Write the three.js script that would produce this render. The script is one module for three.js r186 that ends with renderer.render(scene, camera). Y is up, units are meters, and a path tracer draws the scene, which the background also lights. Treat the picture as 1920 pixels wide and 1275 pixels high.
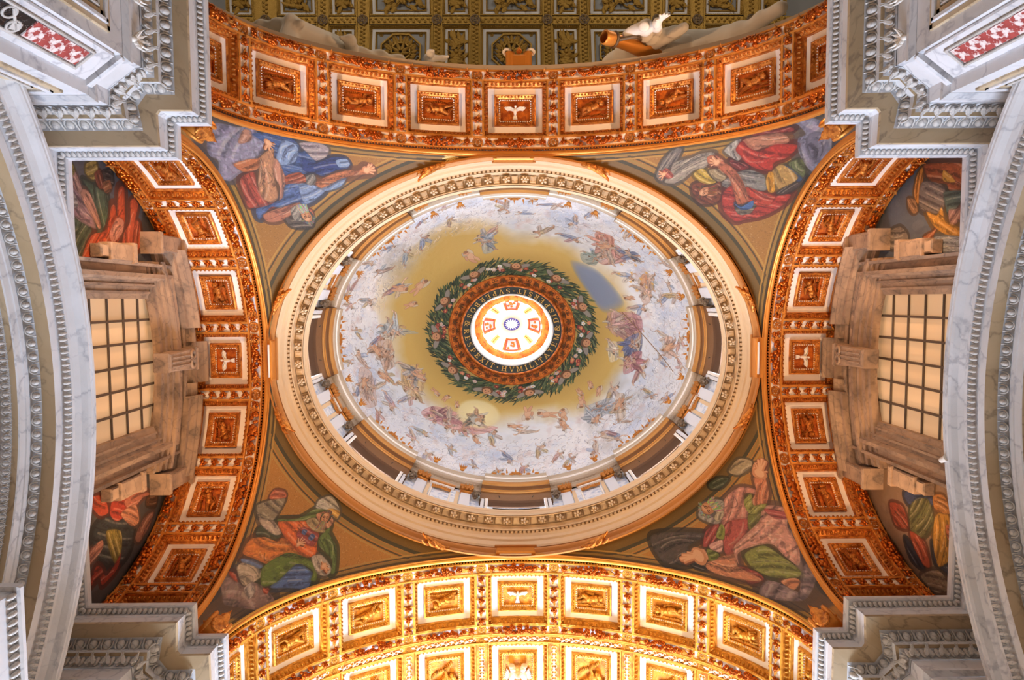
import * as THREE from 'three';
import { RectAreaLightUniformsLib } from 'three/addons/lights/RectAreaLightUniformsLib.js';
import { FontLoader } from 'three/addons/loaders/FontLoader.js';
import { TextGeometry } from 'three/addons/geometries/TextGeometry.js';
import { MarchingCubes } from 'three/addons/objects/MarchingCubes.js';
import { mergeGeometries } from 'three/addons/utils/BufferGeometryUtils.js';

// ---------------------------------------------------------------- camera, light, exposure
// The plan is drawn in metres: X to the right and Y down in the photograph (X along the nave, Y away from it), H above the eye.
const EYE = 1.6;
const V3 = (x, y, z) => new THREE.Vector3(x, y, z);
const W = (X, Y, H) => V3(X, H + EYE, -Y);
const scene = new THREE.Scene();
scene.background = new THREE.Color(0x000000);
const renderer = new THREE.WebGLRenderer({ antialias: true });
renderer.toneMapping = THREE.LinearToneMapping;
renderer.toneMappingExposure = 1.0;
renderer.shadowMap.enabled = true;
RectAreaLightUniformsLib.init();

const camera = new THREE.PerspectiveCamera(2 * Math.atan(637.5 / 1250) * 180 / Math.PI, 1920 / 1275, 0.05, 200);
{
  const right = V3(0.999943, -0.009284, -0.005309), down = V3(-0.005861, -0.060484, -0.998152), ahead = V3(0.008945, 0.998126, -0.060535);
  camera.quaternion.setFromRotationMatrix(new THREE.Matrix4().makeBasis(right, down.clone().negate(), ahead.clone().negate()));
  camera.position.copy(W(-0.298, -1.727, 0));
}

const COOL = 0xd3e2fb, SKY = 0xc3d7ff, WARM = 0xffc894, GOLDEN = 0xffd9a2;
const DRUM_LIGHT = 38, LANTERN_LIGHT = 12, CHAPEL_DAYLIGHT = 70, NAVE_DAYLIGHT = 1.2;
function areaLight(color, intensity, w, h, at, to) {
  const l = new THREE.RectAreaLight(color, intensity, w, h); l.position.copy(at); l.lookAt(to); scene.add(l); return l;
}
// daylight of the chapel's window (behind the lower vault) and of a high nave window, then two fills
areaLight(COOL, CHAPEL_DAYLIGHT, 8, 7, W(1.2, 25.6, 7), W(-0.6, -4, 10));
areaLight(0xffecd2, NAVE_DAYLIGHT, 16, 6, W(-4, -31, 24), W(0, 2, -1.6));
areaLight(0xfff0dc, 13, 12, 5, W(14, -31.5, 26), W(-6, -20, 44));  // unseen fill, this and the next, added to brighten the nave vault
areaLight(0xfff0dc, 13, 12, 5, W(-16, -31.5, 26), W(6, -20, 44));

// ---------------------------------------------------------------- helpers
let seed = 7;
const rnd = () => { seed = (seed + 0x6d2b79f5) | 0; let t = Math.imul(seed ^ (seed >>> 15), 1 | seed); t = (t + Math.imul(t ^ (t >>> 7), 61 | t)) ^ t; return ((t ^ (t >>> 14)) >>> 0) / 4294967296; };
const rr = (a, b) => a + (b - a) * rnd();
const lerp = (a, b, t) => a + (b - a) * t;
const taken = {};
function numbered(name) { const k = taken[name] = (taken[name] ?? -1) + 1; return k ? name + '_' + String(k).padStart(3, '0') : name; }
function tag(o, label, category, group) { Object.assign(o.userData, { label, category }); if (group) o.userData.group = group; return o; }
function thing(name, label, category, at = V3(0, 0, 0), group) {
  const o = new THREE.Group(); o.name = numbered(name); o.position.copy(at); scene.add(o); return tag(o, label, category, group);
}
function structure(name, at = V3(0, 0, 0)) { const o = new THREE.Group(); o.name = name; o.position.copy(at); o.userData.kind = 'structure'; scene.add(o); return o; }
function part(name, parent, at) { const o = new THREE.Group(); o.name = name; if (at) o.position.copy(at); parent.add(o); return o; }
function origin(o) { const v = V3(0, 0, 0); for (; o && o !== scene; o = o.parent) v.add(o.position); return v; }

// collects pieces and merges them into one mesh under a parent (whose place is taken off)
class MB {
  constructor() { this.p = []; this.n = []; this.u = []; this.i = []; this.du = rnd() * 5; this.dv = rnd() * 5; }
  vert(v, n, a, b) { this.p.push(v.x, v.y, v.z); this.n.push(n.x, n.y, n.z); this.u.push(a, b); return this.p.length / 3 - 1; }
  // a sheet of points; smooth unless flat
  sheet(nu, nv, f, { flat = false, uv = null, wrapU = false } = {}) {
    const P = [], U = [];
    for (let i = 0; i <= nu; i++) { P.push([]); for (let j = 0; j <= nv; j++) P[i].push(f(i / nu, j / nv)); }
    const cu = [0], cv = [0];
    for (let i = 1; i <= nu; i++) cu.push(cu[i - 1] + P[i][0].distanceTo(P[i - 1][0]));
    for (let j = 1; j <= nv; j++) cv.push(cv[j - 1] + P[0][j].distanceTo(P[0][j - 1]));
    // strips laid side by side run on across the texture
    const du = this.du, dv = this.dv, UV = (i, j) => uv ? uv(i / nu, j / nv, P[i][j]) : [du + cu[i], dv + cv[j]]; this.dv += cv[nv];
    const a = V3(), b = V3();
    if (flat) {
      for (let i = 0; i < nu; i++) for (let j = 0; j < nv; j++) {
        const q = [P[i][j], P[i + 1][j], P[i + 1][j + 1], P[i][j + 1]], k = [[i, j], [i + 1, j], [i + 1, j + 1], [i, j + 1]];
        const n = a.subVectors(q[2], q[0]).clone().cross(b.subVectors(q[3], q[1])).normalize();
        const id = q.map((v, m) => this.vert(v, n, ...UV(...k[m])));
        this.i.push(id[0], id[1], id[2], id[0], id[2], id[3]);
      }
      return this;
    }
    const at = this.p.length / 3;
    for (let i = 0; i <= nu; i++) for (let j = 0; j <= nv; j++) {
      const i0 = wrapU && i === 0 ? nu - 1 : Math.max(0, i - 1), i1 = wrapU && i === nu ? 1 : Math.min(nu, i + 1), j0 = Math.max(0, j - 1), j1 = Math.min(nv, j + 1);
      const n = a.subVectors(P[i1][j], P[i0][j]).clone().cross(b.subVectors(P[i][j1], P[i][j0]));
      if (n.lengthSq() < 1e-14) n.set(0, 1, 0);
      this.vert(P[i][j], n.normalize(), ...UV(i, j));
    }
    for (let i = 0; i < nu; i++) for (let j = 0; j < nv; j++) {
      const k = at + i * (nv + 1) + j; this.i.push(k, k + nv + 1, k + nv + 2, k, k + nv + 2, k + 1);
    }
    return this;
  }
  geo(g, m) {
    const at = this.p.length / 3, P = g.attributes.position, N = g.attributes.normal, U = g.attributes.uv, v = V3(), nm = new THREE.Matrix3().getNormalMatrix(m);
    for (let k = 0; k < P.count; k++) {
      v.fromBufferAttribute(P, k).applyMatrix4(m); this.p.push(v.x, v.y, v.z);
      v.fromBufferAttribute(N, k).applyMatrix3(nm).normalize(); this.n.push(v.x, v.y, v.z);
      this.u.push(U ? U.getX(k) : 0, U ? U.getY(k) : 0);
    }
    if (g.index) for (let k = 0; k < g.index.count; k++) this.i.push(at + g.index.getX(k)); else for (let k = 0; k < P.count; k++) this.i.push(at + k);
    return this;
  }
  geometry(off = V3()) {
    const g = new THREE.BufferGeometry(), p = new Float32Array(this.p);
    for (let k = 0; k < p.length; k += 3) { p[k] -= off.x; p[k + 1] -= off.y; p[k + 2] -= off.z; }
    g.setAttribute('position', new THREE.BufferAttribute(p, 3));
    g.setAttribute('normal', new THREE.BufferAttribute(new Float32Array(this.n), 3));
    g.setAttribute('uv', new THREE.BufferAttribute(new Float32Array(this.u), 2));
    g.setIndex(this.i); return g;
  }
  build(name, mat, parent, stuff) { return mesh(name, this.geometry(origin(parent)), mat, parent, null, stuff); }
}
// a mesh under a parent, placed by a world matrix
function mesh(name, g, mat, parent, m, stuff) {
  const o = new THREE.Mesh(g, mat); o.name = parent === scene ? numbered(name) : name; o.castShadow = o.receiveShadow = true;
  if (m) { m.decompose(o.position, o.quaternion, o.scale); o.position.sub(origin(parent)); }
  if (stuff) o.userData.kind = 'stuff';
  parent.add(o); return o;
}
// a right-handed frame: x is turned round where the three axes are not
const frameM = (at, x, y, z, sx = 1, sy = 1, sz = 1) => new THREE.Matrix4().makeBasis(x.clone().multiplyScalar(x.clone().cross(y).dot(z) < 0 ? -sx : sx), y.clone().multiplyScalar(sy), z.clone().multiplyScalar(sz)).setPosition(at);
const M4 = () => new THREE.Matrix4();
const moved = (m, x, y, z) => m.clone().multiply(M4().makeTranslation(x, y, z));
const local = (m, x, y, z, sx, sy, sz, rz = 0, rx = 0, ry = 0) => m.clone().multiply(M4().compose(V3(x, y, z), new THREE.Quaternion().setFromEuler(new THREE.Euler(rx, ry, rz)), V3(sx, sy, sz)));
const BALL = new THREE.IcosahedronGeometry(1, 1), BALL2 = new THREE.IcosahedronGeometry(1, 2), OCTA = new THREE.OctahedronGeometry(1, 0);
const SMOOTH_BALL = new THREE.SphereGeometry(1, 8, 6), FINE_BALL = new THREE.SphereGeometry(1, 14, 10);
function boxGeo(w, h, d, bevel = 0) {
  // chamfered box centred at the origin, uv in metres
  const s = new THREE.Shape(), x = w / 2 - bevel, y = h / 2 - bevel; s.moveTo(-x, -y); s.lineTo(x, -y); s.lineTo(x, y); s.lineTo(-x, y); s.closePath();
  if (!bevel) { const g = new THREE.BoxGeometry(w, h, d), U = g.attributes.uv, P = g.attributes.position; for (let k = 0; k < U.count; k++) U.setXY(k, P.getX(k) + P.getZ(k), P.getY(k) + P.getZ(k)); return g; }
  const g = new THREE.ExtrudeGeometry(s, { depth: d - 2 * bevel, bevelEnabled: true, bevelThickness: bevel, bevelSize: bevel, bevelSegments: 1 }); g.translate(0, 0, -d / 2 + bevel); return g;
}
function tubeGeo(pts, r, seg = 12, rad = 6) { return new THREE.TubeGeometry(new THREE.CatmullRomCurve3(pts), seg, r, rad); }
const shapeOf = (pts) => new THREE.Shape(pts.map(([x, y]) => new THREE.Vector2(x, y)));
const extrude = (pts, depth, bevel = 0, curveSegments = 6) => new THREE.ExtrudeGeometry(pts instanceof THREE.Shape ? pts : shapeOf(pts), { depth, bevelEnabled: bevel > 0, bevelThickness: bevel, bevelSize: bevel, bevelSegments: 1, curveSegments });

// ---------------------------------------------------------------- textures
const fract = (x) => x - Math.floor(x);
function lattice(n, sd) { let s = sd; const a = new Float32Array(n * n); for (let k = 0; k < n * n; k++) { s = (Math.imul(s, 1664525) + 1013904223) | 0; a[k] = (s >>> 0) / 4294967296; } return a; }
function noiseField(size, sd, base, octaves, gain = 0.5) {
  const out = new Float32Array(size * size); let amp = 1, sum = 0;
  for (let o = 0, n = base; o < octaves; o++, n *= 2, amp *= gain) {
    const L = lattice(n, sd + o * 77); sum += amp;
    for (let y = 0; y < size; y++) { const fy = y / size * n, iy = Math.floor(fy), ty = fy - iy, sy = ty * ty * (3 - 2 * ty), r0 = (iy % n) * n, r1 = ((iy + 1) % n) * n;
      for (let x = 0; x < size; x++) { const fx = x / size * n, ix = Math.floor(fx), tx = fx - ix, sx = tx * tx * (3 - 2 * tx), c0 = ix % n, c1 = (ix + 1) % n;
        out[y * size + x] += amp * lerp(lerp(L[r0 + c0], L[r0 + c1], sx), lerp(L[r1 + c0], L[r1 + c1], sx), sy); } }
  }
  for (let k = 0; k < out.length; k++) out[k] /= sum;
  return out;
}
function dataTex(size, f, srgb = true, repeat = 1) {
  const d = new Uint8Array(size * size * 4);
  for (let k = 0; k < size * size; k++) { const c = f(k % size, Math.floor(k / size), k); d[4 * k] = c[0]; d[4 * k + 1] = c[1]; d[4 * k + 2] = c[2]; d[4 * k + 3] = 255; }
  const t = new THREE.DataTexture(d, size, size); t.wrapS = t.wrapT = THREE.RepeatWrapping; t.magFilter = THREE.LinearFilter; t.minFilter = THREE.LinearFilter; t.repeat.set(repeat, repeat);
  if (srgb) t.colorSpace = THREE.SRGBColorSpace; t.needsUpdate = true; return t;
}
const mix3 = (a, b, t) => { t = Math.max(0, Math.min(1, t)); return [lerp(a[0], b[0], t), lerp(a[1], b[1], t), lerp(a[2], b[2], t)]; };
const N1 = noiseField(512, 11, 4, 7), N2 = noiseField(512, 29, 4, 7), N3 = noiseField(512, 53, 8, 6, 0.6), N4 = noiseField(512, 71, 3, 5);
const marbleAt = (base, vein, strong, drift) => (x, y, k) => {   // broad soft clouds and a few slanting smoky veins
  const v = Math.max(0, 1 - Math.abs(N1[k] + 0.35 * (N4[k] - 0.5) - 0.5) / 0.055), w = Math.max(0, 1 - Math.abs(N2[k] - 0.46) / 0.025);
  return mix3(mix3(base, drift, (N4[k] - 0.35) * 1.8), vein, v * v * strong * (0.3 + N2[k] * 0.6) + w * 0.25 * strong + (N3[k] - 0.5) * 0.25);
};
const texMarble = dataTex(512, marbleAt([228, 230, 234], [150, 154, 164], 0.8, [206, 206, 206]), true, 0.36);
const texBrownMarble = dataTex(512, marbleAt([204, 184, 152], [122, 106, 88], 0.8, [184, 158, 120]), true, 0.36);
const texTravertine = dataTex(512, (x, y, k) => mix3(mix3([190, 160, 132], [148, 124, 106], (N1[k] - 0.3) * 1.5), [96, 84, 76], Math.max(0, 1 - Math.abs(N1[k] - 0.48) / 0.06) * 0.4 * N2[k] + Math.pow(N3[k], 3) * 1.2 + Math.pow(1 - Math.abs(Math.sin((y / 512 + N2[k] * 0.8) * 19)), 6) * 0.35), true, 0.3);
const texRedMarble = dataTex(512, (x, y, k) => { const w = N2[(k * 1) % 262144] * 0.55 + N3[k] * 0.45; return w > 0.475 ? mix3([240, 230, 226], [206, 160, 158], (0.57 - w) * 9) : mix3([186, 84, 80], [132, 50, 52], N2[k] * 1.5 - 0.3); }, true, 2.1);
const texBlackMarble = dataTex(256, (x, y) => { const k = y * 2 * 512 + x * 2; return mix3([22, 20, 22], [150, 146, 140], Math.pow(1 - Math.abs(Math.sin((x / 256 + N1[k] * 3) * 6.3)), 22)); }, true, 1);
const texBlueMarble = dataTex(512, (x, y, k) => mix3([232, 238, 246], [160, 182, 214], (N3[k] - 0.42) * 3), true, 0.9);
const texBump = dataTex(512, (x, y, k) => { const v = 255 * N3[k]; return [v, v, v]; }, false, 2.2);
const texGold = dataTex(512, (x, y, k) => mix3([226, 152, 70], [150, 80, 32], (N3[k] - 0.34) * 2.6), true, 0.9);
const texWarmLitGold = dataTex(512, (x, y, k) => mix3([236, 178, 76], [172, 110, 36], (N3[k] - 0.34) * 2.6), true, 0.9);
const texTesserae = dataTex(512, (x, y, k) => { const e = (x % 8 === 0 || y % 8 === 0) ? 90 : 160 + 90 * fract(Math.sin((Math.floor(x / 8) * 12.9898 + Math.floor(y / 8) * 78.233)) * 43758.5); return [e, e, e]; }, false, 1);

// ---------------------------------------------------------------- materials
const std = (o) => new THREE.MeshStandardMaterial(o);
const MAT = {
  marble: std({ map: texMarble, roughness: 0.42, bumpMap: texBump, bumpScale: 0.003 }),
  carved: std({ map: texMarble, color: 0xe6e0d6, roughness: 0.5 }),
  brownAndShadedMarble: std({ map: texBrownMarble, roughness: 0.45 }),  // brown panel stone, and soffits with their shade put into the colour
  travertine: std({ map: texTravertine, roughness: 0.75, bumpMap: texBump, bumpScale: 0.006 }),
  red: std({ map: texRedMarble, roughness: 0.3 }),
  black: std({ map: texBlackMarble, roughness: 0.2 }),
  blue: std({ map: texBlueMarble, roughness: 0.5 }),
  gold: std({ map: texGold, metalness: 0.78, roughness: 0.38, bumpMap: texBump, bumpScale: 0.012 }),
  goldSmooth: std({ color: 0xe09440, metalness: 0.5, roughness: 0.4, bumpMap: texBump, bumpScale: 0.004 }),
  fruit: std({ map: texGold, color: 0xe8bc78, metalness: 0.75, roughness: 0.3 }),
  goldGround: std({ map: texGold, color: 0xf4c890, metalness: 0.35, roughness: 0.5, bumpMap: texBump, bumpScale: 0.01 }),
  warmLitGold: std({ map: texWarmLitGold, metalness: 0.7, roughness: 0.4, bumpMap: texBump, bumpScale: 0.012 }), warmLitGround: std({ map: texWarmLitGold, color: 0xffeab8, metalness: 0.25, roughness: 0.5, bumpMap: texBump, bumpScale: 0.01 }), warmLitSmooth: std({ color: 0xe8ae48, metalness: 0.45, roughness: 0.4, bumpMap: texBump, bumpScale: 0.004 }),  // yellower copies of the golds that carry warm light in their colour
  stucco: std({ color: 0xf8f1e8, roughness: 0.7, bumpMap: texBump, bumpScale: 0.004 }),
  white: std({ color: 0xf4efe6, roughness: 0.6 }),
  cream: std({ color: 0xe4c8a0, roughness: 0.65, bumpMap: texBump, bumpScale: 0.004 }),
  creamCarved: std({ color: 0xdec6a2, roughness: 0.7 }),
  ochre: std({ color: 0xc98a48, roughness: 0.5, metalness: 0.15, bumpMap: texBump, bumpScale: 0.006 }),
  stone: std({ color: 0xb9a890, roughness: 0.7, bumpMap: texBump, bumpScale: 0.005 }),
  dark: std({ color: 0x2c241c, roughness: 0.8 }),
  bronze: std({ color: 0x75614a, roughness: 0.6, metalness: 0.3 }),
  naveGold: std({ color: 0xb08c42, metalness: 0.6, roughness: 0.42, bumpMap: texBump, bumpScale: 0.03 }),
  naveGround: std({ color: 0x8d8f92, roughness: 0.8 }),
  naveWhite: std({ color: 0xcfcfd2, roughness: 0.7 }),
  lead: std({ color: 0x5e5044, roughness: 0.7 }),
  stuccoFigure: std({ color: 0xe8dfd0, roughness: 0.75, bumpMap: texBump, bumpScale: 0.004 }),
  floor: std({ map: texBrownMarble, color: 0xf0e0c8, roughness: 0.35 }),
  plaster: std({ color: 0xb8aa98, roughness: 0.85 }),
};
Object.assign(MAT, {
  bronzeGold: std({ color: 0xc8843a, metalness: 0.6, roughness: 0.42, bumpMap: texBump, bumpScale: 0.01 }), bronzeDark: std({ color: 0x6e4420, metalness: 0.4, roughness: 0.5 }),
  goldRing: std({ map: texGold, color: 0xf0c890, metalness: 0.35, roughness: 0.5, bumpMap: texBump, bumpScale: 0.006 }), goldPale: std({ color: 0xe8c878, roughness: 0.5 }),
  whiteCool: std({ color: 0xdfe3ea, roughness: 0.55 }), letter: std({ color: 0xd8a84e, roughness: 0.5 }), redPaint: std({ color: 0xa03a34, roughness: 0.6 }), bluePaint: std({ color: 0x9aa6b8, roughness: 0.6 }),
  starBlue: std({ color: 0x1c1c8c, roughness: 0.6 }), glowWhite: std({ color: 0xfffdf4, roughness: 0.6 }),
});
const MAT_WOOD_SHADED = std({ color: 0x553619, roughness: 0.8 }), MAT_HOOD_EDGE = std({ color: 0xb47a34, metalness: 0.35, roughness: 0.5, bumpMap: texBump, bumpScale: 0.006 });  // first: darker wood copy, shade of the hood underside put into its colour
const MAT_PANE = std({ color: 0xf4f8ff, emissive: 0xf0f5ff, emissiveIntensity: 1.6, roughness: 0.3 }), MAT_WOOD = std({ color: 0x74491f, roughness: 0.5, metalness: 0.15, bumpMap: texBump, bumpScale: 0.006 });
const PENDENTIVE_FIGURES={
tl:[
'#928c9a -683 -562 -670 -572 -647 -576 -624 -585 -623 -573 -616 -556 -638 -529 -657 -502 -681 -489 -705 -467 -716 -472 -704 -501 -709 -507 -705 -520 -694 -542',
'#b8846a -661 -548 -644 -573 -633 -575 -638 -560 -653 -549',
'#46608f -632 -571 -607 -579 -574 -582 -555 -570 -558 -555 -538 -560 -528 -549 -533 -531 -563 -507 -603 -499 -610 -519 -616 -530 -616 -556 -627 -565',
'#a89a98 -552 -572 -513 -579 -492 -571 -503 -552 -528 -541 -543 -556',
'#34457c -532 -535 -491 -552 -461 -555 -451 -544 -458 -533 -488 -524 -523 -508 -540 -514 -561 -515 -555 -541',
'#8aa2c4 -482 -547 -457 -553 -451 -542 -462 -533 -479 -533',
'#8fa5c4 -584 -570 -562 -569 -559 -557 -574 -532 -603 -520 -609 -532',
'#c4764a -686 -503 -662 -518 -643 -525 -635 -530 -650 -504 -677 -492',
'#b0503c -682 -482 -660 -495 -664 -464 -650 -434 -628 -437 -655 -416 -672 -418 -695 -415 -695 -439 -691 -466',
'#d09070 -617 -529 -608 -530 -605 -512 -606 -487 -624 -446 -632 -440 -622 -471 -625 -494',
'#c08a62 -634 -532 -608 -551 -612 -533 -623 -509 -629 -470 -633 -445 -651 -432 -664 -444 -661 -472 -646 -508',
'#b05a3a -603 -497 -570 -510 -561 -493 -582 -480 -606 -477',
'#58709e -609 -477 -577 -485 -542 -483 -525 -474 -554 -449 -580 -435 -601 -438 -631 -423 -654 -421 -683 -389 -683 -412 -660 -424 -624 -446',
'#8ba0c0 -577 -485 -542 -484 -525 -474 -575 -438 -583 -461',
'#8a8478 -559 -502 -543 -510 -539 -502 -545 -487 -562 -485',
'#7f97b8 -505 -497 -467 -511 -485 -488 -521 -474 -532 -480',
'#c0764a -542 -491 -501 -514 -464 -526 -431 -531 -416 -541 -396 -536 -403 -525 -439 -518 -481 -506 -530 -480',
'#bb7a5c -673 -401 -644 -418 -610 -432 -589 -439 -605 -420 -624 -400 -652 -386 -670 -386',
'#5c5348 -630 -397 -610 -401 -590 -398 -568 -402 -575 -381 -605 -374 -624 -379',
'#9a9080 -613 -421 -587 -437 -578 -424 -592 -398 -611 -394',
'#b8694a -588 -419 -568 -425 -565 -407 -577 -392 -591 -396',
'#3a2a22 -582 -410 -577 -412 -577 -406 -582 -405'
],
tr:[
'#8d8a98 630 -589 646 -588 671 -575 691 -552 706 -525 717 -498 719 -472 697 -495 675 -527 665 -549 671 -554 652 -576',
'#75727f 676 -551 688 -548 702 -527 709 -502 698 -507 681 -535',
'#8a3530 586 -579 617 -583 647 -573 650 -566 622 -572 591 -575',
'#b0a898 541 -557 555 -572 568 -573 564 -555 581 -537 576 -531 557 -543',
'#8a8478 557 -484 581 -504 608 -506 639 -488 654 -457 632 -457 610 -469 582 -468',
'#4a4038 674 -446 694 -461 707 -472 708 -457 701 -442 687 -439',
'#6a7048 672 -506 687 -508 702 -484 704 -469 679 -494',
'#3e5470 667 -503 679 -494 704 -469 701 -463 676 -486',
'#b89050 650 -494 663 -505 698 -471 682 -456 667 -455',
'#d0902c 647 -475 645 -495 655 -489 670 -451 660 -450',
'#c08060 572 -572 607 -573 637 -567 653 -551 648 -544 617 -548 602 -546 580 -560',
'#b8392a 564 -555 571 -570 589 -554 611 -542 634 -549 669 -537 665 -519 647 -513 648 -498 625 -504 597 -521 581 -537',
'#7a2c28 557 -537 577 -528 598 -519 603 -510 580 -508 568 -520',
'#7d7468 395 -518 404 -554 428 -576 445 -572 439 -550 421 -529 413 -503',
'#a09480 434 -545 472 -551 489 -557 516 -557 525 -546 507 -524 486 -522 456 -497 420 -500 428 -519',
'#b55a45 407 -521 416 -534 439 -514 426 -508',
'#c6a23e 487 -512 505 -524 530 -500 544 -488 517 -487',
'#a8926a 521 -518 546 -517 564 -496 550 -489 529 -505',
'#7a4026 490 -487 507 -492 535 -482 554 -487 564 -448 546 -436 518 -441 498 -464',
'#b87048 513 -482 545 -477 554 -458 533 -456 517 -466',
'#b03a2c 568 -465 582 -475 597 -446 599 -424 627 -407 673 -436 700 -437 695 -415 667 -395 631 -390 612 -387 583 -411 568 -443',
'#b8442f 612 -468 641 -455 675 -439 669 -419 642 -423 625 -436',
'#6d6250 602 -421 624 -419 643 -425 639 -405 616 -403',
'#b86a48 534 -529 554 -528 580 -508 602 -482 618 -455 626 -434 606 -430 593 -454 570 -495 546 -515',
'#c07050 508 -548 526 -550 544 -538 551 -527 536 -525 518 -529',
'#4a6a98 596 -435 615 -422 635 -435 638 -417 617 -415'
],
bl:[
'#7d6458 -722 487 -709 493 -680 528 -670 527 -645 546 -617 576 -622 582 -638 582 -669 561 -694 539 -707 515',
'#3c4028 -692 437 -686 428 -641 456 -648 465 -683 453',
'#62708c -701 477 -679 489 -659 507 -665 510 -696 486',
'#a89478 -702 491 -696 486 -665 510 -653 526 -678 528',
'#a09080 -677 533 -668 528 -657 547 -661 555',
'#4c628c -627 547 -591 528 -557 550 -550 560 -555 582 -587 570 -628 555',
'#c4702a -703 467 -698 447 -672 453 -646 470 -634 467 -594 498 -574 523 -620 503 -634 513 -646 512 -680 487',
'#c8602a -653 428 -598 439 -558 475 -556 494 -555 521 -580 519 -611 489 -636 460',
'#8a4038 -595 455 -557 480 -567 501 -606 471',
'#4c5c84 -594 460 -585 465 -589 473 -597 466',
'#4c5c84 -573 474 -564 481 -570 489 -579 482',
'#a8927a -694 408 -668 419 -642 454 -655 454 -682 430',
'#7d7058 -705 379 -686 375 -669 372 -649 380 -659 412 -667 421 -696 405',
'#a85a3c -683 371 -677 352 -655 360 -649 377',
'#5a6a28 -658 511 -629 500 -607 503 -563 528 -544 545 -540 571 -552 567 -552 551 -591 528 -622 548 -648 543',
'#a0907c -562 524 -539 525 -509 558 -519 568 -541 558',
'#5c6a34 -654 423 -610 432 -576 419 -543 425 -558 436 -590 441 -648 429',
'#55662e -553 486 -531 466 -530 483 -507 518 -499 564 -509 566 -513 540 -549 505',
'#8f7a54 -592 443 -573 440 -547 463 -544 478 -572 467',
'#b07a58 -571 433 -547 432 -527 454 -535 470 -553 459',
'#3a2a20 -549 440 -537 443 -537 448 -545 447',
'#a8a090 -574 417 -569 399 -539 396 -514 433 -519 453 -548 427',
'#c09040 -546 427 -532 427 -513 438 -519 453 -529 443',
'#a04428 -712 488 -700 500 -692 515 -706 499',
'#a04428 -645 548 -633 554 -633 561 -640 557'
],
br:[
'#84706c 611 574 633 549 661 542 680 541 698 504 716 481 722 483 704 518 680 551 647 571 617 579',
'#7d6a60 705 434 714 439 708 481 700 503 694 498',
'#453c34 392 514 531 490 481 526 482 558 410 568',
'#2c2824 477 544 524 550 517 565 483 565',
'#b87c68 589 407 631 366 664 362 667 373 639 379 641 418 633 452 603 485 571 508 569 472',
'#a04c40 581 459 637 435 631 457 583 519 565 519',
'#6a6c30 640 424 672 413 668 427 633 459',
'#8a4030 586 541 619 539 629 548 601 566 590 559',
'#bb7c58 518 551 554 531 589 518 586 541 624 550 593 562 543 568 515 563',
'#c08a74 676 398 718 390 708 430 713 460 699 495 682 488 667 475 613 501 592 517 588 536 586 509 609 483 657 435',
'#a05048 674 404 711 398 711 412 689 418',
'#7d7f3c 608 512 652 483 680 493 698 504 684 521 653 536 632 539 613 533',
'#c08058 660 537 684 521 689 523 674 542 661 542',
'#903f35 518 519 532 485 567 459 557 491 538 510',
'#7a8038 554 491 572 461 578 470 570 493',
'#c09080 535 511 566 496 557 521 535 521',
'#66702f 526 522 550 527 541 539 523 545',
'#c08a64 456 555 485 535 517 524 523 543 499 548 476 550',
'#b8714c 669 334 692 323 694 360 682 391 662 405 651 396 668 367',
'#c08058 668 325 675 299 698 285 703 299 691 326 675 333',
'#868540 636 397 656 375 655 401 682 391 668 411 642 423',
'#8c8474 522 447 539 424 557 409 589 407 573 455 554 464 526 458',
'#c07a50 535 428 562 413 572 421 552 448 535 442',
'#a59678 554 439 582 417 583 439 565 457',
'#3a2820 544 431 550 428 550 434 543 436',
'#9a8a6a 615 329 643 292 671 293 665 313 637 334',
'#3c4630 561 369 588 349 612 348 590 374 565 381'
],
};
const HEADS={tl: [-581, -408, -575, -388, [120,110,98], [160,152,140]],tr: [524, -470, 505, -467, [110,62,36], [120,70,42]],bl: [-547, 446, -541, 429, [120,100,70], [150,128,90]],br: [549, 431, 529, 445, [150,142,126], [172,160,130]]};
const HANDS={tl: [[-414, -532, -397, -546, -393, -540, -392, -533, -397, -525, -404, -546], [-612, -561, -615, -546, -609, -551, -604, -556, -601, -561, -622, -547]],tr: [[534, -534, 520, -547, 517, -542, 518, -535, 523, -528, 537, -541], [414, -520, 401, -527, 401, -521, 404, -513, 410, -507, 422, -525]],bl: [[-598, 489, -585, 494, -584, 489, -587, 483, -593, 477, -601, 477], [-530, 548, -524, 544, -519, 550, -516, 557, -519, 561, -535, 539]],br: [[684, 321, 679, 298, 687, 289, 695, 285, 701, 289, 700, 313], [502, 541, 477, 539, 464, 547, 458, 555, 465, 558, 492, 530]]};
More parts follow.
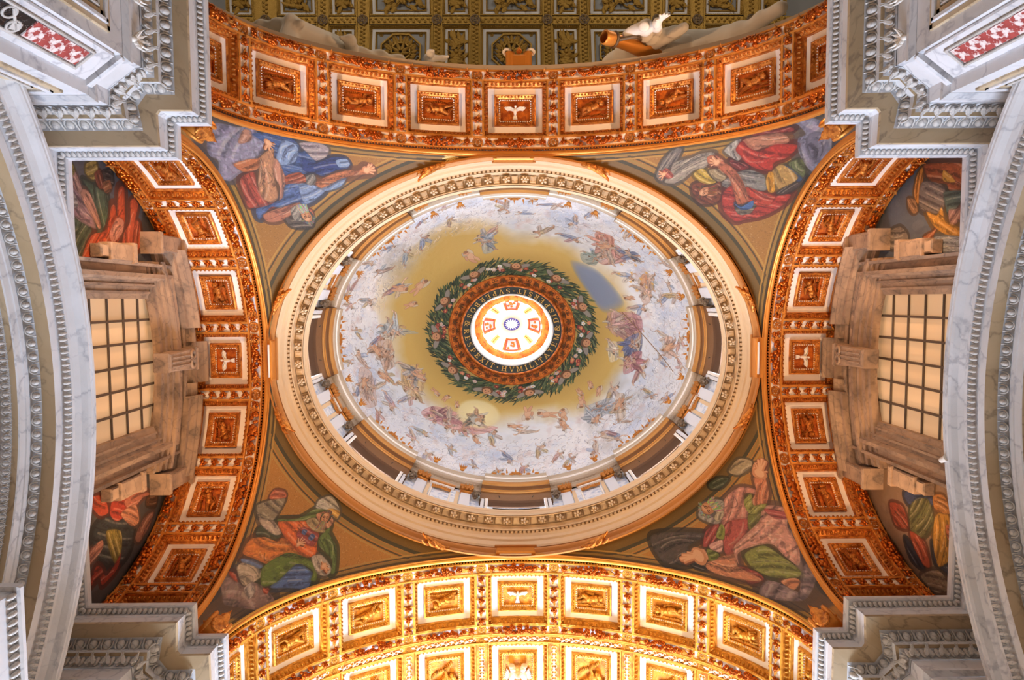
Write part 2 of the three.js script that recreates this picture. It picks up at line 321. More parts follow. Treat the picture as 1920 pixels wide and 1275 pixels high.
const LUNETTE_FIGURES={
left:[
'#7d6468 -412 1429 -419 1474 -408 1488 -344 1548 -337 1534 -347 1468 -371 1426',
'#3f4f40 -441 1490 -429 1554 -419 1581 -372 1578 -335 1554 -327 1537 -365 1526 -411 1520',
'#9a7262 -418 1480 -414 1514 -352 1549 -339 1541 -361 1520 -395 1487',
'#8f6f66 -455 1443 -455 1464 -421 1486 -408 1473 -427 1453',
'#8f8480 -404 1425 -406 1458 -385 1471 -373 1455 -371 1423',
'#8a7a40 -478 1506 -490 1542 -457 1546 -447 1522 -458 1501',
'#7f7440 -461 1435 -469 1456 -451 1464 -430 1439',
'#6a3c2c -461 1533 -473 1557 -439 1569 -432 1548',
'#3a3430 -470 1564 -481 1600 -451 1605 -452 1576',
'#7a5238 -444 1562 -457 1591 -438 1597 -424 1574',
'#44503e -353 1425 -345 1484 -333 1514 -303 1490 -268 1478 -264 1421',
'#a84a2c -440 1626 -450 1649 -410 1650 -363 1647 -318 1617 -311 1580 -272 1543 -268 1488 -277 1479 -321 1514 -340 1569 -394 1593 -400 1608 -376 1614',
'#b05030 -418 1674 -430 1695 -414 1710 -382 1699 -367 1715 -322 1716 -299 1693 -299 1634 -337 1641 -370 1670',
'#b88070 -332 1582 -372 1614 -367 1643 -337 1633 -312 1595',
'#2c3030 338 1475 325 1524 350 1611 397 1632 441 1605 451 1543 392 1478',
'#a8442a 264 1461 272 1514 315 1532 312 1497',
'#a03a28 285 1555 289 1600 341 1612 348 1565 322 1538',
'#b06a50 311 1598 294 1663 327 1712 326 1678 342 1627',
'#b87a58 336 1581 334 1644 379 1657 381 1625',
'#5a3a24 329 1704 337 1748 367 1736 349 1693',
'#77682c 358 1521 378 1578 429 1575 446 1551 413 1532',
'#a06a58 383 1434 371 1500 390 1505 411 1464 410 1432',
'#8a5c48 413 1638 378 1683 379 1727 411 1698 432 1654',
'#8c3020 460 1447 424 1476 432 1496 460 1514 440 1559 429 1575 461 1557 475 1499 453 1487'
],
right:[
'#8a4a2a -484 1584 -478 1534 -467 1473 -453 1430 -405 1427 -408 1485 -426 1501 -435 1542 -454 1569',
'#b88a3a -458 1512 -443 1487 -425 1471 -434 1510',
'#9a5a2c -447 1458 -448 1441 -409 1430 -411 1445',
'#b87830 -428 1619 -462 1610 -478 1587 -423 1587 -396 1600 -410 1614',
'#6e6560 -444 1588 -420 1507 -364 1513 -382 1592',
'#4a5a54 -409 1503 -397 1427 -375 1454 -353 1488 -390 1505',
'#9a7468 -365 1489 -366 1459 -392 1427 -360 1425 -333 1463 -329 1481',
'#b88438 -373 1568 -360 1531 -376 1513 -342 1496 -318 1437 -304 1442 -312 1492 -335 1537',
'#94704e -415 1643 -406 1614 -379 1602 -375 1619 -388 1638',
'#7d7264 -337 1727 -350 1673 -325 1638 -301 1645 -298 1709',
'#9a6040 -316 1575 -324 1546 -330 1530 -302 1548 -301 1568',
'#8d939a -311 1535 -302 1442 -272 1443 -276 1534',
'#36405a 310 1619 281 1535 306 1507 334 1596',
'#5c5a34 328 1589 300 1528 352 1505 402 1550 391 1593',
'#a8782c 333 1500 311 1457 392 1434 443 1481 401 1503',
'#9a4428 400 1593 405 1536 456 1513 455 1554',
'#8a3c24 356 1680 348 1625 393 1600 403 1653',
'#2c2f38 425 1614 426 1591 468 1533 466 1582',
'#30343e 395 1509 440 1494 444 1444 426 1421 405 1428 443 1481',
'#a06a34 286 1509 275 1471 309 1451 317 1500',
'#a8603c 337 1461 338 1419 369 1418 367 1454',
'#7d6a52 491 1545 451 1481 476 1442 506 1491'
]};
const DOME_FIGURES=[
'#c8908c -443 467 -371 423 -267 449 -187 515 -72 549 -179 606 -316 564 -422 513',
'#a87078 -417 476 -339 467 -239 519 -314 539',
'#d6cc9c -249 446 -191 372 -111 364 -66 433 -87 524 -174 553 -231 520',
'#b08a60 -186 491 -142 451 -129 512 -164 538',
'#7a7468 -190 490 -166 458 -163 527 -180 533',
'#77839a 275 -374 393 -326 500 -169 421 -110 369 -133 286 -285',
'#b07880 479 -105 598 -96 606 7 517 51 438 -24',
'#b89088 421 -100 488 -87 478 32 421 -14',
'#5d6a94 508 52 606 7 601 132 520 153',
'#a86a70 520 153 610 112 597 207 519 246',
'#c07a66 406 -629 500 -610 476 -504 403 -514',
'#b88074 413 -531 520 -542 546 -441 426 -385 376 -431',
'#74847a 315 -445 404 -448 380 -375 320 -383',
'#5d6a8a 546 -507 630 -517 612 -464 549 -455',
'#d8d4c0 421 71 469 61 482 151 436 168',
'#c0a090 618 -345 686 -371 666 -193 614 -183',
'#c8a898 754 21 814 30 809 155 757 132',
'#8e9cae -140 -542 -91 -564 -79 -437 -125 -417',
'#9aa4a8 -653 -3 -412 9 -501 -24 -564 -39',
'#b8947c -653 60 -564 42 -556 186 -621 208',
'#c0a090 -792 212 -705 233 -710 444 -828 455',
'#c4a070 -515 205 -424 182 -398 282 -448 373 -522 336',
'#8c9098 -464 192 -436 204 -438 295 -457 297',
'#c8b49c 484 384 532 368 561 512 513 544',
'#a4acb4 334 438 464 385 490 444 370 552'
];
const DOME_PUTTI=['-180 -400 120','-524 -256 110','-416 -248 120','-455 -150 80','-626 253 100','-422 244 90','-349 332 60','-301 365 60','-252 400 50','67 448 110','157 461 110','232 474 100','313 396 90','395 337 70','404 520 70','510 434 100','347 295 60','635 -325 100','778 87 100','237 536 80','10 537 80','-182 648 70','449 -524 100','543 -196 70','-656 101 100','-769 303 100','298 333 60'];
const DOME_HEAD=[-165, 502];
// ---------------------------------------------------------------- coffered bands
const HS = 14.11, RISE = 5.12, R_LONG = 6.82, R_SHORT = 5.21, Y_ARCH = 5.82, X_ARCH = 7.157, BAND = 2.36, CROWN = HS + RISE;
// (s along the arch from its crown, t across the band, h proud of it) -> place, and the axes there
function archMap(R, place) {
  const n = 1200, S = [0], A = [0]; let s = 0;
  for (let k = 1; k <= n; k++) { const a = k / n * Math.PI / 2, m = a - Math.PI / 4 / n; s += Math.hypot(R * Math.cos(m), RISE * Math.sin(m)) * Math.PI / 2 / n; S.push(s); A.push(a); }
  const curve = (q) => {
    const g = Math.sign(q) || 1, v = Math.abs(q);
    if (v >= s) return [g * R, HS - (v - s), -g, 0];
    let lo = 0, hi = n; while (hi - lo > 1) { const m = (lo + hi) >> 1; if (S[m] <= v) lo = m; else hi = m; }
    const a = lerp(A[lo], A[hi], (v - S[lo]) / (S[hi] - S[lo])), x = R * Math.sin(a), y = RISE * Math.cos(a), l = Math.hypot(x / R / R, y / RISE / RISE);
    return [g * x, HS + y, -g * x / R / R / l, -y / RISE / RISE / l];
  };
  const F = (q, t, h) => { const [x, H, nx, nH] = curve(q); return place(x + nx * h, H + nH * h, t); };
  F.half = s; F.axes = (q, t) => axesOf(F, q, t); return F;
}
function axesOf(F, s, t) {
  const o = F(s, t, 0), z = F(s, t, 0.05).sub(o).normalize(), x = F(s + 0.02, t, 0).sub(F(s - 0.02, t, 0)).normalize(), y = z.clone().cross(x).normalize();
  x.copy(y).cross(z); return [x, y, z];
}
const cell = (F, s, t, h, sx = 1, sy = 1, sz = 1) => frameM(F(s, t, h), ...F.axes(s, t), sx, sy, sz);
// a frame between two rectangles [half along, half across, height]
function frameStrip(mb, F, sc, tc, a, b, n = 6) {
  const side = (i) => (u, v) => {
    const [hs, ht, h] = [0, 1, 2].map((k) => lerp(a[k], b[k], v)), w = 2 * u - 1;
    return i === 0 ? F(sc + w * hs, tc - ht, h) : i === 1 ? F(sc + hs, tc + w * ht, h) : i === 2 ? F(sc - w * hs, tc + ht, h) : F(sc - hs, tc - w * ht, h);
  };
  for (let i = 0; i < 4; i++) mb.sheet(i % 2 ? 1 : n, 1, side(i), { flat: true });
}
function alongFrame(F, sc, tc, hs, ht, pitch, f) {
  for (const [du, dv, len, ox, oy] of [[1, 0, hs, 0, -ht], [1, 0, hs, 0, ht], [0, 1, ht, -hs, 0], [0, 1, ht, hs, 0]]) {
    const n = Math.max(2, Math.floor(2 * len / pitch));
    for (let k = 0; k < n; k++) { const w = ((k + 0.5) / n * 2 - 1) * len; f(sc + ox + du * w, tc + oy + dv * w, du); }
  }
}
// ---- reliefs, drawn flat on their panel: x along, y across, z towards the viewer
function limb(mb, pts, r0, r1) { for (let k = 0; k + 1 < pts.length; k++) { const a = V3(...pts[k]), b = V3(...pts[k + 1]), n = 4; for (let j = 0; j <= n; j++) { const p = a.clone().lerp(b, j / n), r = lerp(r0, r1, (k + j / n) / (pts.length - 1)); mb.geo(BALL, M4().compose(p, new THREE.Quaternion(), V3(r, r, r * 0.8))); } } }
function puttoRelief(v) {   // a winged child lying, crawling or sitting on a cloth
  const mb = new MB(), I = M4(), f = v % 2 ? -1 : 1, a = [0.3, -0.32, 0.6, -0.12, 0.45, 0.05][v % 6], P = (x, y, z) => [f * (x * Math.cos(a) - y * Math.sin(a) * 0.7), x * Math.sin(a) * 0.7 + y * Math.cos(a), z];
  const E = (x, y, z, rx, ry, rz, t = 0) => { const p = P(x, y, z); mb.geo(FINE_BALL, local(I, p[0], p[1], p[2], rx, ry, rz, f * (a * 0.8 + t))); };
  E(-0.05, 0.01, 0.03, 0.15, 0.092, 0.075); E(-0.13, 0.025, 0.035, 0.085, 0.1, 0.07); E(0.09, 0.0, 0.035, 0.105, 0.105, 0.08);
  E(-0.265, 0.055, 0.055, 0.078, 0.076, 0.066); E(-0.3, 0.075, 0.075, 0.035, 0.05, 0.035); for (let k = 0; k < 5; k++) E(-0.25 + 0.035 * Math.cos(k), 0.105 + 0.022 * Math.sin(k * 2), 0.07, 0.032, 0.028, 0.03); E(-0.335, 0.045, 0.09, 0.018, 0.016, 0.018);
  limb(mb, [P(0.11, 0.04, 0.045), P(0.25, [0.13, 0.02, 0.12][v % 3], 0.07), P(0.3, [-0.04, -0.12, 0.02][v % 3], 0.05), P(0.37, [-0.06, -0.13, -0.02][v % 3], 0.05)], 0.075, 0.03);
  limb(mb, [P(0.1, -0.04, 0.035), P(0.26, -0.09, 0.045), P(0.38, [-0.14, -0.02, -0.13][v % 3], 0.03), P(0.43, [-0.13, -0.04, -0.12][v % 3], 0.03)], 0.072, 0.028);
  limb(mb, [P(-0.16, 0.06, 0.05), P(-0.17, [0.15, 0.14, -0.05][v % 3], 0.065), P(-0.3, [0.17, 0.2, -0.12][v % 3], 0.045)], 0.046, 0.026);
  limb(mb, [P(-0.15, -0.05, 0.05), P(-0.22, -0.12, 0.055), P(-0.34, -0.11, 0.04)], 0.046, 0.026);
  for (let k = 0; k < 6; k++) { const p = P(-0.06 + k * 0.035, 0.12 + 0.008 * k, 0.02); mb.geo(SMOOTH_BALL, local(I, p[0], p[1], p[2], 0.085 - k * 0.004, 0.022, 0.016, (1.25 - k * 0.24) * f)); }
  limb(mb, [[-0.42 * f, -0.2, 0.01], [-0.2 * f, -0.17, 0.02], [0.05 * f, -0.2, 0.02], [0.25 * f, -0.18, 0.02], [0.42 * f, -0.21, 0.01]], 0.032, 0.026);
  return mb.geometry();
}
function doveRelief() {
  const mb = new MB(), I = M4();
  mb.geo(FINE_BALL, local(I, 0, -0.02, 0.04, 0.05, 0.12, 0.05)); mb.geo(FINE_BALL, local(I, 0.01, 0.125, 0.06, 0.034, 0.04, 0.035));
  mb.geo(new THREE.ConeGeometry(0.012, 0.05, 6), local(I, 0.025, 0.165, 0.065, 1, 1, 1, -0.5));
  for (let k = -2; k <= 2; k++) mb.geo(SMOOTH_BALL, local(I, k * 0.02, -0.17, 0.02, 0.018, 0.085, 0.012, k * 0.13));
  for (const s of [-1, 1]) for (let k = 0; k < 8; k++) { const u = k / 7; mb.geo(SMOOTH_BALL, local(I, s * lerp(0.06, 0.27, u), lerp(0.05, 0.1, Math.sin(u * 2.2)) - u * 0.03, 0.03, 0.02, lerp(0.07, 0.085, u), 0.012, -s * lerp(0.1, 0.75, u))); limb(mb, [[s * 0.03, 0.05, 0.04], [s * 0.14, 0.11, 0.05], [s * 0.28, 0.12, 0.03]], 0.026, 0.014); }
  return mb.geometry();
}
function twinRelief() {
  const mb = new MB(), I = M4();
  for (const s of [-1, 1]) {
    mb.geo(FINE_BALL, local(I, s * 0.19, 0.02, 0.06, 0.1, 0.2, 0.08, s * 0.18)); mb.geo(FINE_BALL, local(I, s * 0.2, -0.24, 0.06, 0.13, 0.13, 0.08));
    mb.geo(FINE_BALL, local(I, s * 0.17, 0.33, 0.09, 0.095, 0.105, 0.085)); mb.geo(BALL, local(I, s * 0.2, 0.41, 0.08, 0.1, 0.06, 0.08)); mb.geo(BALL, local(I, s * 0.1, 0.32, 0.14, 0.03, 0.03, 0.03));
    limb(mb, [[s * 0.12, 0.15, 0.1], [s * 0.03, 0.06, 0.14], [-s * 0.06, 0.1, 0.13]], 0.06, 0.035);
    limb(mb, [[s * 0.2, -0.3, 0.07], [s * 0.12, -0.5, 0.1], [s * 0.16, -0.68, 0.06]], 0.09, 0.045);
    limb(mb, [[s * 0.25, -0.3, 0.05], [s * 0.3, -0.5, 0.06], [s * 0.28, -0.7, 0.05]], 0.085, 0.045);
    for (let k = 0; k < 5; k++) mb.geo(SMOOTH_BALL, local(I, s * (0.3 + k * 0.02), 0.16 - k * 0.055, 0.03, 0.035, 0.13 - k * 0.012, 0.025, s * (-0.5 - k * 0.12)));
  }
  return mb.geometry();
}
const PUTTI = [0, 1, 2, 3, 4, 5].map(puttoRelief), DOVE = doveRelief(), TWINS = twinRelief();
function leafGeo(l, w, d = 0.02, lobes = 4) {
  // a lobed acanthus leaf lying on its ground, its stem at the origin, pointing along +y, its tip curling up
  const L = [], R = []; for (let k = 0; k <= lobes * 4; k++) { const u = k / (lobes * 4), env = Math.sin(Math.PI * Math.min(1, 0.12 + u * 0.9)) * w / 2, lob = 0.72 + 0.28 * Math.abs(Math.cos(u * lobes * Math.PI)); L.push([-env * lob, u * l]); R.unshift([env * lob, u * l]); }
  const g = extrude([[0, -0.02 * l], ...L, [0, l * 1.03], ...R], d * 0.5, d * 0.3, 1), P = g.attributes.position;
  for (let k = 0; k < P.count; k++) { const u = P.getY(k) / l, x = P.getX(k) / w; P.setZ(k, P.getZ(k) + d * (2.2 * u * u * u + 2.2 * x * x + 0.8 * Math.cos(x * 3))); }
  g.computeVertexNormals(); return g;
}
const LEAF = leafGeo(1, 0.62, 0.1, 3), ACANTHUS = leafGeo(1, 0.55, 0.09, 5);
const RING = new THREE.TorusGeometry(1, 0.16, 6, 20);
function rosetteGeo(petals = 6, rim = true) {
  const mb = new MB(), I = M4(); if (rim) { mb.geo(RING, local(I, 0, 0, 0.05, 1, 1, 1)); mb.geo(RING, local(I, 0, 0, 0.02, 0.72, 0.72, 0.6)); }
  for (let k = 0; k < petals; k++) { const a = k / petals * 2 * Math.PI; mb.geo(SMOOTH_BALL, local(I, 0.36 * Math.cos(a), 0.36 * Math.sin(a), 0.1, 0.27, 0.19, 0.12, a)); }
  mb.geo(BALL, local(I, 0, 0, 0.2, 0.16, 0.16, 0.14)); return mb.geometry();
}
const ROSETTE = rosetteGeo(6), FLOWER = rosetteGeo(6, false), FLOWER5 = rosetteGeo(5, false);
// one coffer: a part with frame, egg moulding, white border, bead row, panel and relief
const EGG_PITCH = 0.115;
function buildCoffer(parent, F, sc, tc, hs, ht, o = {}) {
  const c = part('coffer', parent, F(sc, tc, 0).sub(origin(parent))), fr = new MB(), eg = new MB(), wh = new MB(), bd = new MB(), pn = new MB();
  const wb = o.border ?? 0.17, iw = o.inner ?? 0.18, n = o.n ?? 6, mg = o.gold ?? MAT.gold, mw = o.white ?? MAT.stucco, mp = o.ground ?? MAT.goldGround, mr = o.relief ?? MAT.gold;
  const a = hs, b = ht;
  frameStrip(fr, F, sc, tc, [a + 0.03, b + 0.03, 0], [a + 0.02, b + 0.02, 0.04], n); frameStrip(fr, F, sc, tc, [a + 0.02, b + 0.02, 0.04], [a - 0.02, b - 0.02, 0.04], n);
  frameStrip(fr, F, sc, tc, [a - 0.02, b - 0.02, 0.04], [a - 0.025, b - 0.025, -0.02], n); frameStrip(fr, F, sc, tc, [a - 0.025, b - 0.025, -0.02], [a - 0.1, b - 0.1, -0.13], n);
  frameStrip(fr, F, sc, tc, [a - 0.1, b - 0.1, -0.13], [a - 0.125, b - 0.125, -0.13], n); frameStrip(fr, F, sc, tc, [a - 0.125, b - 0.125, -0.13], [a - 0.135, b - 0.135, -0.21], n);
  const p = a - 0.135, q = b - 0.135;
  frameStrip(wh, F, sc, tc, [p, q, -0.2], [p - wb, q - wb, -0.2], n); wh.build('border', mw, c);
  const i0 = p - wb, j0 = q - wb;
  frameStrip(fr, F, sc, tc, [i0, j0, -0.21], [i0 - 0.01, j0 - 0.01, -0.13], n); frameStrip(fr, F, sc, tc, [i0 - 0.01, j0 - 0.01, -0.13], [i0 - 0.04, j0 - 0.04, -0.115], n);
  frameStrip(fr, F, sc, tc, [i0 - 0.04, j0 - 0.04, -0.115], [i0 - iw * 0.62, j0 - iw * 0.62, -0.19], n); frameStrip(fr, F, sc, tc, [i0 - iw * 0.62, j0 - iw * 0.62, -0.19], [i0 - iw, j0 - iw, -0.2], n);
  frameStrip(fr, F, sc, tc, [i0 - iw, j0 - iw, -0.2], [i0 - iw, j0 - iw, -0.26], n);
  alongFrame(F, sc, tc, a - 0.062, b - 0.062, EGG_PITCH, (s, t, du) => { eg.geo(BALL, cell(F, s, t, -0.05, 0.034 + 0.014 * (1 - du), 0.034 + 0.014 * du, 0.055)); });
  alongFrame(F, sc, tc, i0 - 0.07, j0 - 0.07, 0.09, (s, t) => eg.geo(OCTA, cell(F, s, t, -0.135, 0.036, 0.036, 0.03)));
  if (!o.plain) alongFrame(F, sc, tc, i0 - iw * 0.83, j0 - iw * 0.83, 0.062, (s, t) => bd.geo(OCTA, cell(F, s, t, -0.185, 0.022, 0.022, 0.022)));
  pn.sheet(n, 2, (u, v) => F(sc + (2 * u - 1) * (i0 - iw), tc + (2 * v - 1) * (j0 - iw), -0.25)); pn.build('panel', mp, c);
  fr.build('frame', mg, c); eg.build('egg_moulding', mg, c, true); if (!o.plain) bd.build('bead_row', MAT.stucco, c, true);
  if (o.figure) { const f = o.figure; mesh('relief', f.g, f.m ?? mr, c, local(cell(F, sc, tc, -0.25), 0, 0, 0, f.sx ?? 1, f.sy ?? 1, f.sz ?? 1.6, f.turn ?? 0)); }
  return c;
}
function spindle(mb, leaves, F, s, t, len, width, alongS, count) {
  // a swelling bunch of fruit, with leaves at its two ends
  for (let k = 0; k < count; k++) {
    const u = rr(-1, 1), r = width * Math.sqrt(Math.max(0.05, 1 - u * u * 0.9)), v = rr(-1, 1) * r, e = rr(0.044, 0.072), h = 0.03 + 0.09 * (1 - (v / width) ** 2) * (1 - u * u * 0.6);
    mb.geo(BALL, cell(F, s + (alongS ? u * len : v), t + (alongS ? v : u * len), h, e, e, e));
  }
  for (const g of [-1, 1]) for (const w of [-0.5, 0, 0.5]) {
    const m = cell(F, s + (alongS ? g * len * 0.95 : w * width * 0.8), t + (alongS ? w * width * 0.8 : g * len * 0.95), 0.02);
    leaves.geo(LEAF, local(m, 0, 0, 0, 0.15, 0.2, 0.3, (alongS ? -g * Math.PI / 2 : (g > 0 ? 0 : Math.PI)) - w * 0.8 * g));
  }
}
function cluster(mb, leaves, F, s, t, r) {
  for (let k = 0; k < 5; k++) { const a = k / 5 * 6.283 + rr(0, 1); mb.geo(BALL, cell(F, s + r * 0.62 * Math.cos(a), t + r * 0.62 * Math.sin(a), 0.04, r * 0.42, r * 0.42, r * 0.42)); }
  mb.geo(BALL, cell(F, s, t, 0.08, r * 0.48, r * 0.48, r * 0.44));
  for (let k = 0; k < 3; k++) leaves.geo(LEAF, local(cell(F, s, t, 0.015), 0, 0, 0, r * 1.3, r * 1.7, 0.25, k * 2.09 + rr(-0.4, 0.4)));
}
function bandStrip(mb, F, s0, s1, t0, t1, h, n) { mb.sheet(n, 1, (u, v) => F(lerp(s0, s1, u), lerp(t0, t1, v), h)); }
function fillet(mb, F, s0, s1, t, w, h, n) { for (const [a, b] of [[[t - w, 0], [t - w * 0.6, h]], [[t - w * 0.6, h], [t + w * 0.6, h]], [[t + w * 0.6, h], [t + w, 0]]]) mb.sheet(n, 1, (u, v) => F(lerp(s0, s1, u), lerp(a[0], b[0], v), lerp(a[1], b[1], v))); }
function archBand(t, F, pitch, hs, side) {
  // t: the thing; the band runs over the whole arch
  const N = 4, S1 = F.half + 0.45, soffit = new MB(), lines = new MB();
  bandStrip(soffit, F, -S1, S1, 0.16, 0.5, 0, 110); bandStrip(soffit, F, -S1, S1, 2.07, BAND, 0, 110);
  for (let k = -N; k < N; k++) { const s = (k + 0.5) * pitch; bandStrip(soffit, F, s - (pitch / 2 - hs), s + (pitch / 2 - hs), 0.5, 2.07, 0, 2); }
  soffit.build('soffit', MAT.stucco, t);
  for (const q of [0.19, 0.5, 2.07, BAND - 0.02]) fillet(lines, F, -S1, S1, q, 0.03, 0.05, 110);
  for (let k = -N; k < N; k++) { const s = (k + 0.5) * pitch; for (const e of [-1, 1]) lines.sheet(1, 6, (u, v) => F(s + e * (pitch / 2 - hs) + (u - 0.5) * 0.05, lerp(0.5, 2.07, v), 0.05)); }
  // closing edge of the band on the outer side
  lines.sheet(110, 1, (u, v) => F(lerp(-S1, S1, u), BAND, lerp(0.05, -0.4, v)));
  lines.build('fillet', MAT.goldSmooth, t);
  const torus = new MB(), beads = new MB();
  torus.sheet(130, 10, (u, v) => { const a = v * Math.PI; return F(lerp(-S1, S1, u), 0.045 - 0.075 * Math.cos(a), -0.02 + 0.085 * Math.sin(a)); });
  torus.sheet(130, 1, (u, v) => F(lerp(-S1, S1, u), -0.03, lerp(-0.02, -0.5, v)));
  torus.build('rim_moulding', MAT.goldSmooth, t);
  const nb = Math.floor(2 * S1 / 0.085);
  for (let k = 0; k < nb; k++) { const s = -S1 + (k + 0.5) * 2 * S1 / nb; beads.geo(OCTA, cell(F, s, 0.145, 0.03, 0.034, 0.03, 0.04)); }
  beads.build('bead_moulding', MAT.gold, t, true);
  for (let k = -N; k <= N; k++) {
    const sc = k * pitch;
    buildCoffer(t, F, sc, 1.285, hs - 0.03, 0.755, { figure: k === 0 ? { g: DOVE, m: MAT.white, turn: side, sx: 0.95, sy: 0.95 } : { g: PUTTI[(k + 12) % 6], sx: hs > 0.85 ? 1.05 : 0.92, sy: 1.0, turn: k > 0 ? 0 : Math.PI } });
    for (const tc of [0.345, 2.21]) {
      const fruit = new MB(), leaf = new MB();
      spindle(fruit, leaf, F, sc, tc, hs * 0.58, 0.115, true, 42); for (const e of [-1, 1]) cluster(fruit, leaf, F, sc + e * hs * 0.84, tc, 0.1);
      const g = part('garland', t, F(sc, tc, 0).sub(origin(t))); fruit.build('fruit', MAT.fruit, g); leaf.build('leaf_spray', MAT.gold, g);
    }
    if (k === N) break;
    const s = (k + 0.5) * pitch, fruit = new MB(), leaf = new MB();
    if (hs > 0.85) for (let j = 0; j < 5; j++) cluster(fruit, leaf, F, s, 0.65 + j * 0.317, 0.105);
    else for (let j = 0; j < 5; j++) cluster(fruit, leaf, F, s, 0.65 + j * 0.317, 0.1);
    const g = part('garland', t, F(s, 1.28, 0).sub(origin(t))); fruit.build('fruit', MAT.fruit, g); leaf.build('leaf_spray', MAT.gold, g);
    for (const tc of [0.345, 2.21]) mesh('rosette', ROSETTE, MAT.gold, t, cell(F, s, tc, 0.0, 0.135, 0.135, 0.135));
  }
}
const F_top = archMap(R_LONG, (x, H, t) => W(x, -Y_ARCH - t, H)), F_left = archMap(R_SHORT, (x, H, t) => W(-X_ARCH - t, x, H));
const archTop = thing('coffered_arch', 'gilded coffered arch at the top of the picture, before the dark nave ceiling', 'arch', W(0, -Y_ARCH, HS));
archBand(archTop, F_top, 2.15, 0.92, 0);
const archLeft = thing('coffered_arch', 'gilded coffered arch curving round the left wall with the barred window', 'arch', W(-X_ARCH, 0, HS));
archBand(archLeft, F_left, 1.95, 0.83, Math.PI);
function turned(src, label) { const c = src.clone(); c.name = numbered(src.name); c.position.set(-src.position.x, src.position.y, -src.position.z); c.rotation.y = Math.PI; c.userData = { ...src.userData, label }; scene.add(c); return c; }
const archLow = turned(archTop, 'bright golden coffered arch at the bottom of the picture, adjoining the lower vault');
// lower arch and vault take yellower gold copies: warm light put into the colour
const WARM_LIT = new Map([[MAT.gold, MAT.warmLitGold], [MAT.goldGround, MAT.warmLitGround], [MAT.goldSmooth, MAT.warmLitSmooth]]);
archLow.traverse((o) => { if (WARM_LIT.has(o.material)) o.material = WARM_LIT.get(o.material); if (o.name === 'relief' && o.material === MAT.white) o.rotateZ(Math.PI); });
turned(archLeft, 'gilded coffered arch curving round the right wall with the barred window');

// the barrel vault that goes on beyond the lower arch
const F_vault = archMap(R_LONG, (x, H, t) => W(-x, Y_ARCH + BAND + t, H));
{
  const t = thing('coffered_vault', 'second row of tall golden coffers below the lower arch, with winged children in relief', 'vault', W(0, Y_ARCH + BAND, HS));
  const g = new MB(), li = new MB(), S1 = F_vault.half + 0.4;
  bandStrip(g, F_vault, -S1, S1, -0.05, 0.2, 0, 110); bandStrip(g, F_vault, -S1, S1, 2.6, 3.4, 0, 110);
  for (let k = -4; k < 4; k++) bandStrip(g, F_vault, (k + 0.5) * 2.15 - 0.16, (k + 0.5) * 2.15 + 0.16, 0.2, 2.6, 0, 2);
  g.build('soffit', MAT.warmLitGround, t);
  for (const q of [0.03, 0.24, 2.6]) fillet(li, F_vault, -S1, S1, q, 0.025, 0.04, 110);
  li.build('fillet', MAT.warmLitSmooth, t);
  for (let k = -4; k <= 4; k++) {
    const s = k * 2.15;
    buildCoffer(t, F_vault, s, 1.42, 0.88, 1.14, { gold: MAT.warmLitGold, ground: MAT.warmLitGround, relief: MAT.warmLitGold, figure: k === 0 ? { g: TWINS, m: MAT.white, sx: 0.95, sy: 0.9, turn: Math.PI } : { g: PUTTI[(k + 11) % 6], sx: 1.05, sy: 1.9, sz: 1.3, turn: 0.5 } });
    const scroll = new MB();
    for (let j = 0; j < 13; j++) { scroll.geo(RING, cell(F_vault, s - 0.86 + j * 0.143, 0.135 + 0.02 * (j % 2 ? 1 : -1), 0.01, 0.045, 0.045, 0.09)); scroll.geo(LEAF, local(cell(F_vault, s - 0.86 + j * 0.143, 0.135, 0.01), 0.05, 0, 0, 0.1, 0.12, 0.2, j % 2 ? -1.1 : -2.1)); }
    scroll.build('scrollwork', MAT.stucco, t);
    if (k === 4) break;
    const ribs = new MB(); for (let j = 0; j < 12; j++) { const m = cell(F_vault, s + 1.075, 0.4 + j * 0.185, 0.01); for (const e of [-1, 1]) ribs.geo(RING, local(m, e * 0.04, 0, 0, 0.042, 0.05, 0.09)); ribs.geo(LEAF, local(m, 0, 0.02, 0, 0.11, 0.14, 0.2, 0)); }
    ribs.build('scrollwork', MAT.stucco, t);
    mesh('rosette', ROSETTE, MAT.warmLitGold, t, cell(F_vault, s + 1.075, 0.135, 0, 0.1, 0.1, 0.1));
  }
}
